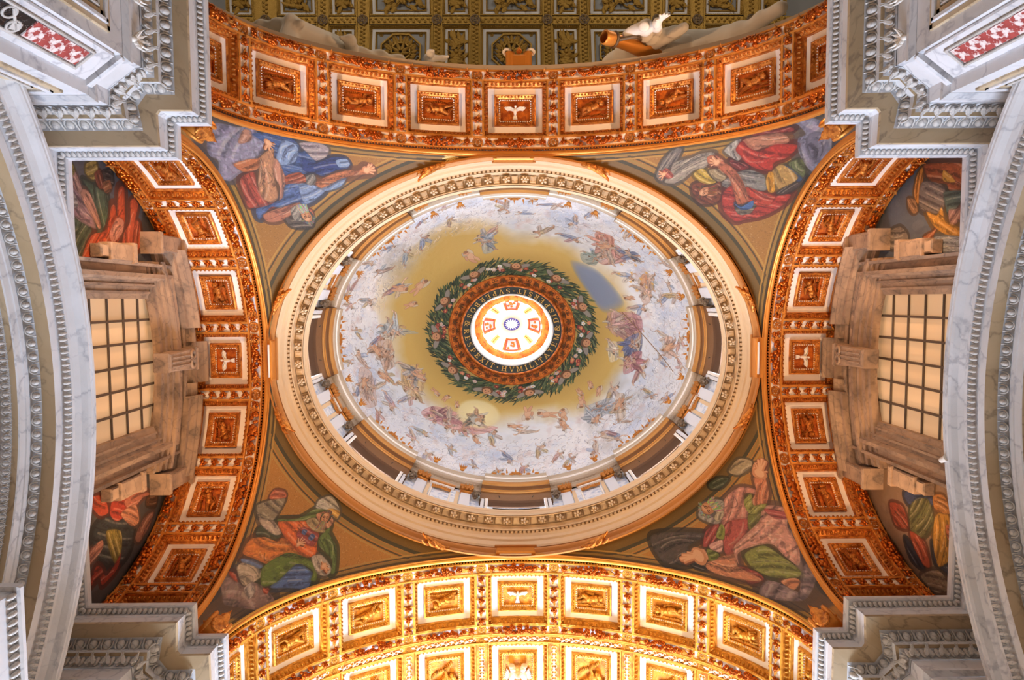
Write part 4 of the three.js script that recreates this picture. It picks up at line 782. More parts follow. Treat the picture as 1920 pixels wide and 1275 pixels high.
      const um = at(0.17, AW - 0.13, 22.85), dr = new MB(); for (let j = 0; j < 16; j++) { const a = j * 2.4, v = j / 15; dr.geo(BALL, local(um, Math.cos(a) * 0.12 * Math.sin(v * 2.9 + 0.25), 0.2 - v * 0.42, 0.05 + 0.06 * Math.sin(a) , 0.06, 0.07, 0.055)); } dr.build('flowers', MAT.bronze, u);
      mesh('stem', tubeGeo([V3(0, 0.2, 0), V3(0.02, 0.32, 0.02), V3(0, 0.45, 0)], 0.025, 8, 6), MAT.bronze, u, um);
      const bk = thing('drum_bracket', `small white stepped bracket at ${place} under the ${e > 0 ? 'clockwise' : 'anticlockwise'} end of a hood`, 'bracket', oval(dth(q, -e * 0.12), AW, 22.4));
      mesh('slab', boxGeo(0.12, 1.7, 0.16, 0.01), MAT.whiteCool, bk, moved(at(-0.1, AW - 0.06, 22.1), 0, 0, 0)); mesh('step', boxGeo(0.1, 1.6, 0.24, 0.01), MAT.white, bk, moved(at(-0.24, AW - 0.06, 21.95), 0, 0, 0)); mesh('drop', boxGeo(0.07, 0.12, 0.2, 0.01), MAT.bronze, bk, moved(at(-0.02, AW - 0.08, 22.55), 0, 0, 0));
    }
  });
}
// the entablature over the drum, broken forward over each window
{
  const t = thing('drum_entablature', 'grey-beige entablature with dentils and a pale fillet round the foot of the painted dome', 'cornice', W(0, 0, DE));
  const dent = new MB(), bg = boxGeo(0.065, 0.08, 0.09);
  for (const th of BAYS) {
    const fas = new MB(), cor = new MB(), fil = new MB();
    const a = dth(th, 1.22), b = dth(th + Math.PI / 4, -1.22), c = dth(th, -1.22);
    ovalProfile(fas, [[6.86, DE], [6.82, DE + 0.02], [6.8, DE + 0.17], [6.76, DE + 0.19], [6.75, DE + 0.25]], 16, a, b); ovalProfile(cor, [[6.75, DE + 0.25], [6.62, DE + 0.3], [6.61, DE + 0.46]], 16, a, b); ovalProfile(fil, [[6.61, DE + 0.46], [6.57, DE + 0.47], [6.57, DE + 0.53]], 16, a, b); ovalProfile(cor, [[6.57, DE + 0.53], [6.53, DE + 0.58], [6.51, DE + 0.76], [6.6, DE + 0.9]], 16, a, b);
    ovalProfile(cor, [[6.5, DE + 0.3], [6.46, DE + 0.34], [6.45, DE + 0.5]], 10, c, a); ovalProfile(fil, [[6.45, DE + 0.5], [6.42, DE + 0.52], [6.42, DE + 0.57]], 10, c, a); ovalProfile(cor, [[6.42, DE + 0.57], [6.39, DE + 0.62], [6.38, DE + 0.78], [6.6, DE + 0.92]], 10, c, a);
    for (const q of [a, c]) cor.sheet(1, 1, (u, v) => oval(q, lerp(6.4, 6.7, u), lerp(DE + 0.3, DE + 0.8, v)), { flat: true });
    const len = arcPer(th + 0.39) * (b - a), n = Math.floor(len / 0.125); for (let k = 0; k < n; k++) dent.geo(bg, ovalM(lerp(a, b, (k + 0.5) / n), 6.73, DE + 0.26));
    fas.build('fascia', MAT.stone, t); cor.build('corona', MAT.stone, t); fil.build('fillet', MAT.white, t);
  }
  dent.build('dentil_row', MAT.stone, t, true);
  const fin = (th, big) => {
    const k = thing(big ? 'gilded_cluster' : 'gilded_finial', big ? `gilded shell and scroll cluster on the dome ledge at ${clock(th)}` : `small gilded flame finial on the dome ledge at ${clock(th)}`, 'ornament', oval(th, 6.5, DE + 0.85));
    const m = ovalM(th, 6.42, DE + 0.84);
    if (!big) { mesh('base', FINE_BALL, MAT.bronzeGold, k, local(m, 0, -0.02, 0, 0.09, 0.05, 0.07)); for (let q = -2; q <= 2; q++) mesh('flame', LEAF, MAT.bronzeGold, k, local(m, q * 0.03, 0, 0.02, 0.08, 0.17 - Math.abs(q) * 0.02, 0.4, -q * 0.4)); return; }
    for (let q = -5; q <= 5; q++) { const mm = ovalM(dth(th, q * 0.17), 6.37, DE + 0.8); if (q % 2) mesh('scroll', new THREE.TorusGeometry(0.06, 0.028, 6, 12), MAT.bronzeGold, k, moved(mm, 0, 0.02, 0)); else mesh('leaf', LEAF, MAT.bronzeGold, k, local(mm, 0, -0.05, 0.02, 0.1, 0.14 - Math.abs(q) * 0.008, 0.5, q * 0.12)); }
    for (let q = -2; q <= 2; q++) mesh('shell_rib', SMOOTH_BALL, MAT.bronzeGold, k, local(ovalM(th, 6.36, DE + 0.86), q * 0.05, 0, 0.01, 0.035, 0.12, 0.05, -q * 0.25));
  };
  for (const th of BAYS) { fin(th, true); for (const e of [-1, 1]) fin(dth(th + Math.PI / 8, e * 0.55), false); }
}

// ---------------------------------------------------------------- the dome
const A0 = 6.58, B0 = 5.22, H0 = 24.35, A1 = 2.94, B1 = 2.55, H1 = 31.0, TMAX = Math.acos(A1 / A0);
function domePoint(t, th) { const a = t * TMAX, k = (Math.cos(a) - Math.cos(TMAX)) / (1 - Math.cos(TMAX)); const H = H0 + (H1 - H0) * Math.sin(a) / Math.sin(TMAX); return oval(th, A1 + (A0 - A1) * k, H, B1 + (B0 - B1) * k); }
function paintDome() {
  const S = 2048, [c, x] = canvas(S, S), C = S / 2, to = (a, b) => [C + a / 1000 * C, C + b / 1000 * C], pol = (r, a) => [C + r * C * Math.cos(a), C + r * C * Math.sin(a)];
  // sky: white, blue, lavender and rose clouds thinning to a golden glow
  const d = x.createImageData(S, S), P = d.data, NB = noiseField(512, 401, 3, 6, 0.55), NC = noiseField(512, 407, 8, 5, 0.6);
  for (let j = 0; j < S; j++) for (let i = 0; i < S; i++) {
    const u = (i - C) / C, v = (j - C) / C, r = Math.hypot(u, v), k = (j >> 2) * 512 + (i >> 2), a = Math.atan2(v, u), n = NB[k], m = NC[((j >> 1) % 512) * 512 + ((i >> 1) % 512)];
    let q = mix3([208, 214, 220], [236, 236, 236], (n - 0.35) * 3); q = mix3(q, [150, 174, 210], (m - 0.5) * 2.6 * Math.max(0, Math.min(1, (r - 0.45) * 2.4))); q = mix3(q, [196, 178, 176], (NB[(k * 7 + 9000) % 262144] - 0.52) * 4.5); q = mix3(q, [158, 156, 150], (NC[k] - 0.55) * 3); q = mix3(q, [240, 244, 250], (r - 0.78) * 3 * (0.4 + n));  // last mix whitens the rim: brightness of the window light painted in
    const edge = 0.57 - 0.05 * Math.cos(a) + (n - 0.5) * 0.5 + 0.05 * Math.sin(a * 3 + 1); q = mix3([190, 158, 82], q, (r - edge + 0.06) * 7); q = mix3([178, 146, 74], q, (r - 0.34) * 9);
    P[4 * (j * S + i)] = q[0]; P[4 * (j * S + i) + 1] = q[1]; P[4 * (j * S + i) + 2] = q[2]; P[4 * (j * S + i) + 3] = 255;
  }
  x.putImageData(d, 0, 0);
  // cloud swirls
  for (let k = 0; k < 9000; k++) {
    const r = Math.sqrt(rr(0.42, 1.02)), a = rr(0, 6.283), [px, py] = pol(r, a), L = rr(6, 40), w = rr(0.8, 4), t = a + 1.57 + rr(-0.9, 0.9), col = [[250, 250, 252], [160, 178, 214], [206, 184, 184], [104, 108, 122], [240, 232, 224], [172, 158, 144], [88, 90, 100]][Math.floor(rr(0, 7))];
    x.strokeStyle = css(col, rr(0.15, 0.6)); x.lineWidth = w; x.lineCap = 'round'; x.beginPath(); x.arc(px, py, L * 0.6, t, t + rr(0.8, 2.6)); x.stroke();
  }
  // draped figures among the clouds: a body, limbs, head, wings and a blown cloth
  const being = (px, py, s, t, pal) => {
    const q = (u, v) => [px + s * (u * Math.cos(t) - v * Math.sin(t)), py + s * (u * Math.sin(t) + v * Math.cos(t))], sh = (col, pts, o = 0.75) => paintShape(x, col + ' ' + pts.map((p) => q(...p).join(' ')).join(' '), (g, h) => [g, h], o, true);
    const skin = ['#c8a084', '#b88c70', '#d0ac90'][Math.floor(rr(0, 3))], pick = () => pal[Math.floor(rr(0, pal.length))];
    sh('#b8b4ac', [[-4, -10], [-22, -34], [-40, -40], [-28, -22], [-14, -4]], 0.6); sh(pick(), [[4, -12], [30, -30], [52, -22], [40, -10], [16, 2]], 0.6);
    sh(pick(), [[-14, -14], [6, -16], [18, 0], [44, 8], [58, 26], [30, 30], [4, 22], [-12, 10]]); sh(pick(), [[10, 8], [40, 12], [70, 34], [60, 44], [34, 34], [8, 22]]);
    sh(skin, [[-14, -8], [-30, rr(-4, 10)], [-48, rr(-14, 6)], [-46, rr(-2, 10)], [-28, 8], [-12, 4]]); sh(skin, [[40, 24], [64, 34], [82, 30], [80, 38], [60, 42]]); sh(skin, [[-10, -14], [4, -20], [8, -6], [-8, -2]]);
    sh(skin, [[-18, -24], [-8, -30], [0, -24], [-4, -14], [-14, -14]], 0.9); sh('#6e5440', [[-20, -26], [-10, -34], [0, -28], [-8, -26]], 0.8);
  };
  const pal = [['#b88c84', '#a8a8bc', '#c0b09c'], ['#8c9cbc', '#b8a090', '#c8bcae'], ['#b49c70', '#a89488', '#9aa8b4'], ['#a87c7c', '#c4b4a0', '#7c88a4']];
  for (let ring = 0; ring < 3; ring++) for (let k = 0, n = [22, 26, 30][ring]; k < n; k++) { const a = k / n * 6.283 + rr(-0.1, 0.1), [px, py] = pol([0.62, 0.76, 0.9][ring] + rr(-0.05, 0.05), a); if (ring === 0 && Math.abs(a - 3.4) < 0.9 && rnd() < 0.6) continue; being(px, py, rr(0.75, 1.35), rr(0, 6.283), pal[Math.floor(rr(0, 4))]); }
  for (let k = 0; k < 2600; k++) { const r = Math.sqrt(rr(0.5, 1.02)), [px, py] = pol(r, rr(0, 6.283)), L = rr(8, 34), t = rr(0, 6.28); x.strokeStyle = css([[252, 252, 255], [216, 224, 240], [180, 190, 214]][k % 3], rr(0.2, 0.6)); x.lineWidth = rr(1, 5); x.beginPath(); x.arc(px, py, L * 0.6, t, t + rr(0.8, 2.4)); x.stroke(); }
  for (const str of DOME_FIGURES) {
    const [h, ...nums] = str.split(' '), pts = []; for (let k = 0; k < nums.length; k += 2) pts.push(to(+nums[k], +nums[k + 1]));
    const mx = pts.reduce((q, p) => q + p[0], 0) / pts.length, my = pts.reduce((q, p) => q + p[1], 0) / pts.length, far = Math.max(...pts.map((p) => Math.hypot(p[0] - mx, p[1] - my)));
    if (h === '#d6cc9c') { const g2 = x.createRadialGradient(mx, my, far * 0.2, mx, my, far); g2.addColorStop(0, 'rgba(226,214,160,.95)'); g2.addColorStop(0.8, 'rgba(214,204,156,.8)'); g2.addColorStop(1, 'rgba(214,204,156,0)'); x.fillStyle = g2; x.beginPath(); x.arc(mx, my, far, 0, 6.3); x.fill(); continue; }
    if (h === '#77839a') { for (let k = 0; k < 10; k++) { smoothPath(x, pts.map((p) => [lerp(mx, p[0], 0.75 + k * 0.04), lerp(my, p[1], 0.75 + k * 0.04)])); x.fillStyle = 'rgba(116,130,158,.2)'; x.fill(); } continue; }
    paintShape(x, str, to, 0.55, false);
    const c = rgb(h), n = Math.max(1, Math.round(far / 26)); for (let k = 0; k < n; k++) { const p = pts[Math.floor(rr(0, pts.length))], t = rr(0, 0.7); being(lerp(mx, p[0], t), lerp(my, p[1], t), rr(0.7, 1.3), rr(0, 6.283), [css(c), css(c.map((v) => v * 0.8)), css(c.map((v) => v + 30)), '#b8a898'].map((q) => q[0] === '#' ? q : '#' + q.match(/\d+/g).slice(0, 3).map((v) => (+v).toString(16).padStart(2, '0')).join(''))); }
  }
  { const [a2, b2] = to(...DOME_HEAD); x.fillStyle = '#a8a49a'; x.beginPath(); x.arc(a2 - 6, b2 - 2, 26, 0, 6.3); x.fill(); x.fillStyle = '#b08a68'; x.beginPath(); x.ellipse(a2 + 4, b2, 17, 20, 0.3, 0, 6.3); x.fill(); x.fillStyle = '#7a6a58'; x.fillRect(a2 - 2, b2 - 6, 4, 4); x.fillRect(a2 + 8, b2 - 6, 4, 4); x.fillStyle = '#c8c4ba'; x.beginPath(); x.arc(a2 + 2, b2 + 20, 13, 0, 6.3); x.fill(); }
  for (const s of DOME_PUTTI) {
    const [a, b, z] = s.split(' ').map(Number), [px, py] = to(a, b), k = z / 100, t = rr(0, 6.283);
    const blob = (dx, dy, rx, ry, col) => { x.save(); x.translate(px, py); x.rotate(t); x.fillStyle = col; x.beginPath(); x.ellipse(dx * k, dy * k, rx * k, ry * k, rr(-0.4, 0.4), 0, 6.3); x.fill(); x.strokeStyle = 'rgba(110,70,50,.5)'; x.lineWidth = 1.6; x.stroke(); x.restore(); };
    blob(-26, -16, 24, 9, 'rgba(190,178,160,.8)'); blob(-22, 12, 22, 8, 'rgba(170,160,150,.8)'); blob(0, 0, 26, 14, '#c9a080'); blob(28, 10, 20, 7, '#c09070'); blob(26, -9, 20, 7, '#c89c7a'); blob(-6, 18, 16, 5, '#bf9070'); blob(-32, 0, 12, 11, '#c89878'); blob(-38, -2, 8, 9, '#8a6244');
  }
  // stars on the blue mantle
  for (const [a, b] of [[0.52, -0.41], [0.57, -0.36], [0.6, -0.42], [0.56, -0.3], [0.62, -0.33], [0.66, -0.38], [0.5, -0.34], [0.65, -0.28], [0.59, -0.25], [0.69, -0.31]]) { const [px, py] = to(a * 1000, b * 1000); x.strokeStyle = '#d8a84a'; x.lineWidth = 3; for (let k = 0; k < 6; k++) { const q = k * 1.047; x.beginPath(); x.moveTo(px, py); x.lineTo(px + 11 * Math.cos(q), py + 11 * Math.sin(q)); x.stroke(); } }
  // the painted wreath round the opening
  for (let k = 0; k < 2600; k++) {
    const a = rr(0, 6.283), r = rr(0.245, 0.345) + 0.008 * Math.sin(a * 9), [px, py] = pol(r, a), L = rr(26, 58), t = a + 1.57 + (rnd() < 0.5 ? -1 : 1) * 0.0 - 0.75 + rr(-0.35, 0.35) * 1.2;
    x.save(); x.translate(px, py); x.rotate(t); x.fillStyle = ['#25331e', '#34462a', '#4a5c38', '#1d2818', '#5e6a44', '#2c3c2c'][Math.floor(rr(0, 6))]; x.beginPath(); x.moveTo(0, 0); x.quadraticCurveTo(L * 0.5, -7, L, 0); x.quadraticCurveTo(L * 0.5, 7, 0, 0); x.fill(); x.restore();
  }
  for (let k = 0; k < 120; k++) { const a = Math.round(rr(0, 14)) / 14 * 6.283 + rr(-0.12, 0.12), [px, py] = pol(rr(0.27, 0.33), a), col = ['#a84838', '#d8d4cc', '#c87858', '#c0a8a0', '#8a3028'][k % 5]; x.fillStyle = col; for (let j = 0; j < 5; j++) { x.beginPath(); x.arc(px + 6 * Math.cos(j * 1.257), py + 6 * Math.sin(j * 1.257), 5, 0, 6.3); x.fill(); } x.fillStyle = '#d8b060'; x.beginPath(); x.arc(px, py, 3, 0, 6.3); x.fill(); }
  for (let k = 0; k < 11; k++) { const a = k / 11 * 6.283 + 0.2, [px, py] = pol(0.315, a); x.save(); x.translate(px, py); x.rotate(a - 1.57); for (const e of [-1, 1]) { x.fillStyle = '#8c8478'; x.beginPath(); x.ellipse(e * 34, 6, 30, 13, e * 0.5, 0, 6.3); x.fill(); x.strokeStyle = '#4a463e'; x.lineWidth = 2; x.stroke(); } x.fillStyle = '#6a4628'; x.beginPath(); x.arc(0, -4, 25, 0, 6.3); x.fill(); x.fillStyle = '#c08c62'; x.beginPath(); x.ellipse(0, 3, 18, 20, 0, 0, 6.3); x.fill(); x.fillStyle = '#4a2c1c'; for (const e of [-7, 7]) { x.beginPath(); x.arc(e, 0, 2.6, 0, 6.3); x.fill(); } x.fillStyle = '#9a4a38'; x.fillRect(-5, 11, 10, 3); x.restore(); }
  // the staff of the standing figure
  { const [a, b] = to(498, -107), [e, f] = to(833, 245); x.strokeStyle = '#7a5a3a'; x.lineWidth = 5; x.beginPath(); x.moveTo(a, b); x.lineTo(e, f); x.stroke(); }
  return canvasTex(c);
}
{
  const t = thing('painted_dome', 'oval painted dome of clouds, angels and a green wreath round its golden opening', 'dome', W(0, 0, H0)), g = new MB();
  g.sheet(160, 40, (u, v) => domePoint(v, u * 6.283185), { wrapU: true, uv: (u, v) => { const r = 0.25 + 0.75 * (1 - v), a = u * 6.283185; return [0.5 + r * Math.cos(a) / 2, 0.5 - r * Math.sin(a) / 2]; } });
  g.build('shell', std({ map: paintDome(), roughness: 0.62, bumpMap: (() => { const b = texBump.clone(); b.repeat.set(14, 14); return b; })(), bumpScale: 0.02 }), t);
}
// ---------------------------------------------------------------- oculus and lantern
const font = await new FontLoader().loadAsync('fonts/droid/droid_serif_regular.typeface.json');
{
  const t = thing('oculus_ring', 'gilded oval ring with palmettes and a dark lettered band round the bright lantern', 'ring', W(0, 0, H1)), up = 1;
  const g = new MB(); ovalProfile(g, [[2.96, 30.98], [2.93, 30.94], [2.86, 30.93], [2.84, 30.97], [2.45, 31.02], [2.42, 30.97]], 120); g.build('frieze', MAT.goldRing, t);
  const r = new MB(); r.sheet(120, 8, (u, v) => { const a = v * Math.PI; return oval(u * 6.283185, 2.37 + 0.06 * Math.cos(a), 30.97 - 0.06 * Math.sin(a)); }, { wrapU: true }); r.build('torus_moulding', MAT.goldRing, t);
  const b = new MB(); ovalProfile(b, [[2.31, 30.98], [1.93, 31.22]], 120); b.build('lettered_band', std({ color: 0x2b302c, roughness: 0.6 }), t);
  const e = new MB(); ovalProfile(e, [[1.95, 31.2], [1.9, 31.18], [1.86, 31.22]], 120); e.build('inner_moulding', MAT.white, t);
  const beads = new MB(); around(2.44, 150, (th) => beads.geo(BALL, local(ovalM(th, 2.46, 30.96), 0, 0, 0, 0.025, 0.025, 0.025)), 31); beads.build('bead_row', MAT.goldRing, t, true);
  const pal = new MB(), I = M4(); for (let k = -3; k <= 3; k++) pal.geo(SMOOTH_BALL, local(I, k * 0.032, 0.02 + 0.1 * Math.cos(k * 0.4), 0, 0.016, 0.11 - Math.abs(k) * 0.012, 0.02, -k * 0.3)); for (const s of [-1, 1]) pal.geo(new THREE.TorusGeometry(0.045, 0.016, 5, 10), local(I, s * 0.05, -0.08, 0, 1, 1, 1)); pal.geo(BALL, local(I, 0, -0.05, 0, 0.03, 0.03, 0.03));
  const lily = new MB(); for (let k = -1; k <= 1; k++) lily.geo(LEAF, local(I, 0, -0.1, 0, 0.1, 0.22, 0.3, -k * 0.6)); for (const s of [-1, 1]) lily.geo(new THREE.TorusGeometry(0.03, 0.014, 5, 10), local(I, s * 0.05, -0.09, 0, 1, 1, 1));
  const pg = pal.geometry(), lg = lily.geometry();
  around(2.65, 40, (th, k) => { const m = ovalM(th, 2.65, 30.985); mesh(k % 2 ? 'lily' : 'palmette', k % 2 ? lg : pg, MAT.bronzeDark, t, local(m, 0, -0.005, 0, 1.25, 1.15, 1.3, 0, Math.PI / 2)); }, 31);
  // the words run clockwise as seen from below, their feet towards the opening
  const text = 'RESPEXIT\u00b7HVMILITATEM&DISPERSIT\u00b7SVPERBOS&', glyph = {};
  const L = 1440, len = [0]; for (let k = 1; k <= L; k++) len.push(len[k - 1] + oval(k / L * 6.283185, 2.13, 31.1).distanceTo(oval((k - 1) / L * 6.283185, 2.13, 31.1)));
  const widths = [...text].map((ch) => ch === '\u00b7' ? 0.7 : 'I'.includes(ch) ? 0.62 : 'MH&'.includes(ch) ? 1.3 : 1), total = widths.reduce((a, b2) => a + b2, 0); let run = 0;
  [...text].forEach((ch, k) => {
    const s = ((run + widths[k] / 2) / total + 0.0) * len[L]; run += widths[k]; let j = 0; while (len[j + 1] < s) j++;
    const th = Math.PI + 0.06 - j / L * 6.283185;   // anticlockwise in plan, which reads clockwise with feet inward
    const o = oval(th, 2.12, 31.095), ax = ovalAxes(th, 2.12, 31.095), slope = oval(th, 2.31, 30.98).sub(oval(th, 1.93, 31.22)).normalize(), right = oval(th - 0.01, 2.12, 31.095).sub(o).normalize(), down = slope.clone().negate();
    if (!glyph[ch]) { let gg; if (ch === '\u00b7') gg = new THREE.SphereGeometry(0.03, 8, 6); else { gg = new TextGeometry(ch, { font, size: 0.26, depth: 0.012, curveSegments: 3, bevelEnabled: false }); gg.computeBoundingBox(); const bb = gg.boundingBox; gg.translate(-(bb.min.x + bb.max.x) / 2, -0.13, 0); } glyph[ch] = gg; }
    const zv = right.clone().cross(down).normalize();
    mesh('letter', glyph[ch], MAT.letter, t, frameM(o.clone().addScaledVector(zv, 0.006), right, down, zv));
  });
}
{
  const t = thing('lantern', 'brilliantly lit oval lantern with a blue star at the top of the dome', 'lantern', W(0, 0, 31.2));
  const g = new MB(); ovalProfile(g, [[1.86, 31.22], [1.86, 33.3]], 80); g.build('lantern_wall', MAT.white, t);
  const c = new MB(); ovalProfile(c, [[1.86, 33.3], [1.84, 33.32], [1.82, 33.36], [1.6, 33.42], [1.58, 33.55], [1.5, 33.6]], 80); c.build('gilded_cornice', MAT.goldRing, t);
  around(1.72, 22, (th, k) => mesh(k % 2 ? 'rosette' : 'bracket', k % 2 ? FLOWER : boxGeo(0.24, 0.1, 0.24, 0.02), k % 2 ? MAT.bronzeGold : MAT.goldRing, t, k % 2 ? local(ovalM(th, 1.72, 33.36), 0, 0, 0, 0.12, 0.12, 0.12, 0, Math.PI / 2) : moved(ovalM(th, 1.7, 33.36), 0, 0, 0)), 33);
  around(1.5, 20, (th) => mesh('merlon', boxGeo(0.24, 0.12, 0.1, 0.02), MAT.white, t, moved(ovalM(th, 1.5, 33.64), 0, 0, 0)), 33);
  const cup = (v, th) => oval(th, lerp(1.55, 0.0001, 1 - Math.cos(v * Math.PI / 2)), 33.7 + 2.9 * Math.sin(v * Math.PI / 2));
  const d = new MB(); d.sheet(64, 16, (u, v) => cup(v * 0.999, u * 6.283185), { wrapU: true }); d.build('cupola', MAT.white, t);
  const inset = (v, th, k) => { const p = cup(v, th), q = W(...centre(34), 34); return p.lerp(q, k); };
  [[0, 'right'], [1, 'lower'], [2, 'left'], [3, 'upper']].forEach(([q]) => {
    const a = q * Math.PI / 2, pn = part('painted_panel', t, cup(0.4, a).sub(origin(t)));
    const patch = (name, v0, v1, w, k, m) => { const b = new MB(); b.sheet(8, 6, (u, v) => inset(lerp(v0, v1, v), a + (u - 0.5) * 2 * w, k)); b.build(name, m, pn); };
    patch('gilded_frame', 0.14, 0.6, 0.34, 0.012, MAT.goldRing); patch('red_frame', 0.17, 0.57, 0.27, 0.02, MAT.redPaint); patch('picture', 0.2, 0.54, 0.21, 0.028, MAT.bluePaint);
    const fg = new MB(); for (let k = 0; k < 7; k++) { const p = inset(lerp(0.24, 0.48, rnd()), a + rr(-0.14, 0.14), 0.04); fg.geo(SMOOTH_BALL, M4().compose(p, new THREE.Quaternion(), V3(0.07, 0.1, 0.07))); } fg.build('figure', MAT.goldRing, pn);
  });
  for (let q = 0; q < 4; q++) { const a = q * Math.PI / 2 + Math.PI / 4, s = new MB(); s.sheet(4, 6, (u, v) => inset(lerp(0.22, 0.55, v), a + (u - 0.5) * 0.2, 0.014)); s.build('gilded_strip', MAT.goldPale, t); const mk = new MB(); for (let k = 0; k < 6; k++) mk.geo(BALL, M4().compose(inset(0.26 + k * 0.05, a, 0.024), new THREE.Quaternion(), V3(0.035, 0.05, 0.035))); mk.build('gilded_mark', MAT.goldRing, t, true); }
  const hub = oval(0, 0.0001, 36.2), st = part('star_roundel', t, hub.clone().sub(origin(t)));
  const flat = (r0, r1, H, n) => { const b = new MB(); b.sheet(n, 1, (u, v) => oval(u * 6.283185, lerp(r0(u), r1(u), v), H, 0.76 * lerp(r0(u), r1(u), v))); return b; };
  flat(() => 0.0001, () => 0.44, 36.0, 48).build('blue_disc', MAT.starBlue, st);
  flat(() => 0.0001, (u) => 0.2 + 0.19 * (1 - 2 * Math.abs(fract(u * 16) - 0.5)), 35.97, 128).build('white_star', MAT.glowWhite, st);
  for (let q = 0; q < 8; q++) { const a = q * Math.PI / 4 + Math.PI / 8; mesh('window_pane', boxGeo(0.62, 1.3, 0.03), MAT_PANE, t, moved(ovalM(a, 1.845, 32.35), 0, 0, 0)); }
  for (const [H, k] of [[32.2, 1], [34.4, 0.55]]) { const p = new THREE.PointLight(0xfff4dc, LANTERN_LIGHT * k, 0, 2); p.position.copy(oval(0, 0.0001, H)); p.castShadow = true; p.shadow.radius = 12; scene.add(p); }
}
// ---------------------------------------------------------------- lunettes with their barred windows (drawn for the left, sx = -1)
const X_WALL = X_ARCH + BAND;            // plane of the lunette
function paintLunette(key, sx) {
  const w = 1400, h = 800, [c, x] = canvas(w, h), to = (Y, H) => [(Y / 100 + 5.6) / 11.2 * w, (1 - (H / 100 - 13.2) / 6.4) * h];
  const bg = sx < 0 ? ['#4c4e54', '#47423e'] : ['#5c6470', '#84684e'], g = x.createLinearGradient(0, 0, w, 0); g.addColorStop(0, bg[0]); g.addColorStop(0.5, bg[0]); g.addColorStop(0.56, bg[1]); g.addColorStop(1, bg[1]); x.fillStyle = g; x.fillRect(0, 0, w, h);
  for (let k = 0; k < 900; k++) { x.fillStyle = `rgba(${rnd() < 0.5 ? '20,20,24' : '190,180,170'},${rr(0.02, 0.07)})`; x.beginPath(); x.ellipse(rr(0, w), rr(0, h), rr(6, 40), rr(4, 18), rr(0, 3), 0, 6.3); x.fill(); }
  for (const s of LUNETTE_FIGURES[key]) groundShape(x, s, to); for (const s of LUNETTE_FIGURES[key]) paintShape(x, s, to);
  speckle(x, w, h, 16000, 0.1, 2); return canvasTex(c);
}
const WIN = { y0: -1.82, y1: 1.56, h0: 14.05, h1: 17.48, rise: 0.33 };   // window opening (Y, H)
function winOutline(d, n = 12) {   // its outline widened by d, from the lower left over the arched head to the lower right
  const P = [[WIN.y0 - d, WIN.h0 - d]]; for (let k = 0; k <= n; k++) { const u = k / n; P.push([lerp(WIN.y0 - d, WIN.y1 + d, u), WIN.h1 + d + WIN.rise * Math.sin(u * Math.PI)]); } P.push([WIN.y1 + d, WIN.h0 - d]); return P;
}
const MAT_BLIND = [0xe0c4a0, 0xe4caa6, 0xdabd98].map((c) => std({ color: c, emissive: 0xe0b484, emissiveIntensity: 0.3, roughness: 0.8 }));
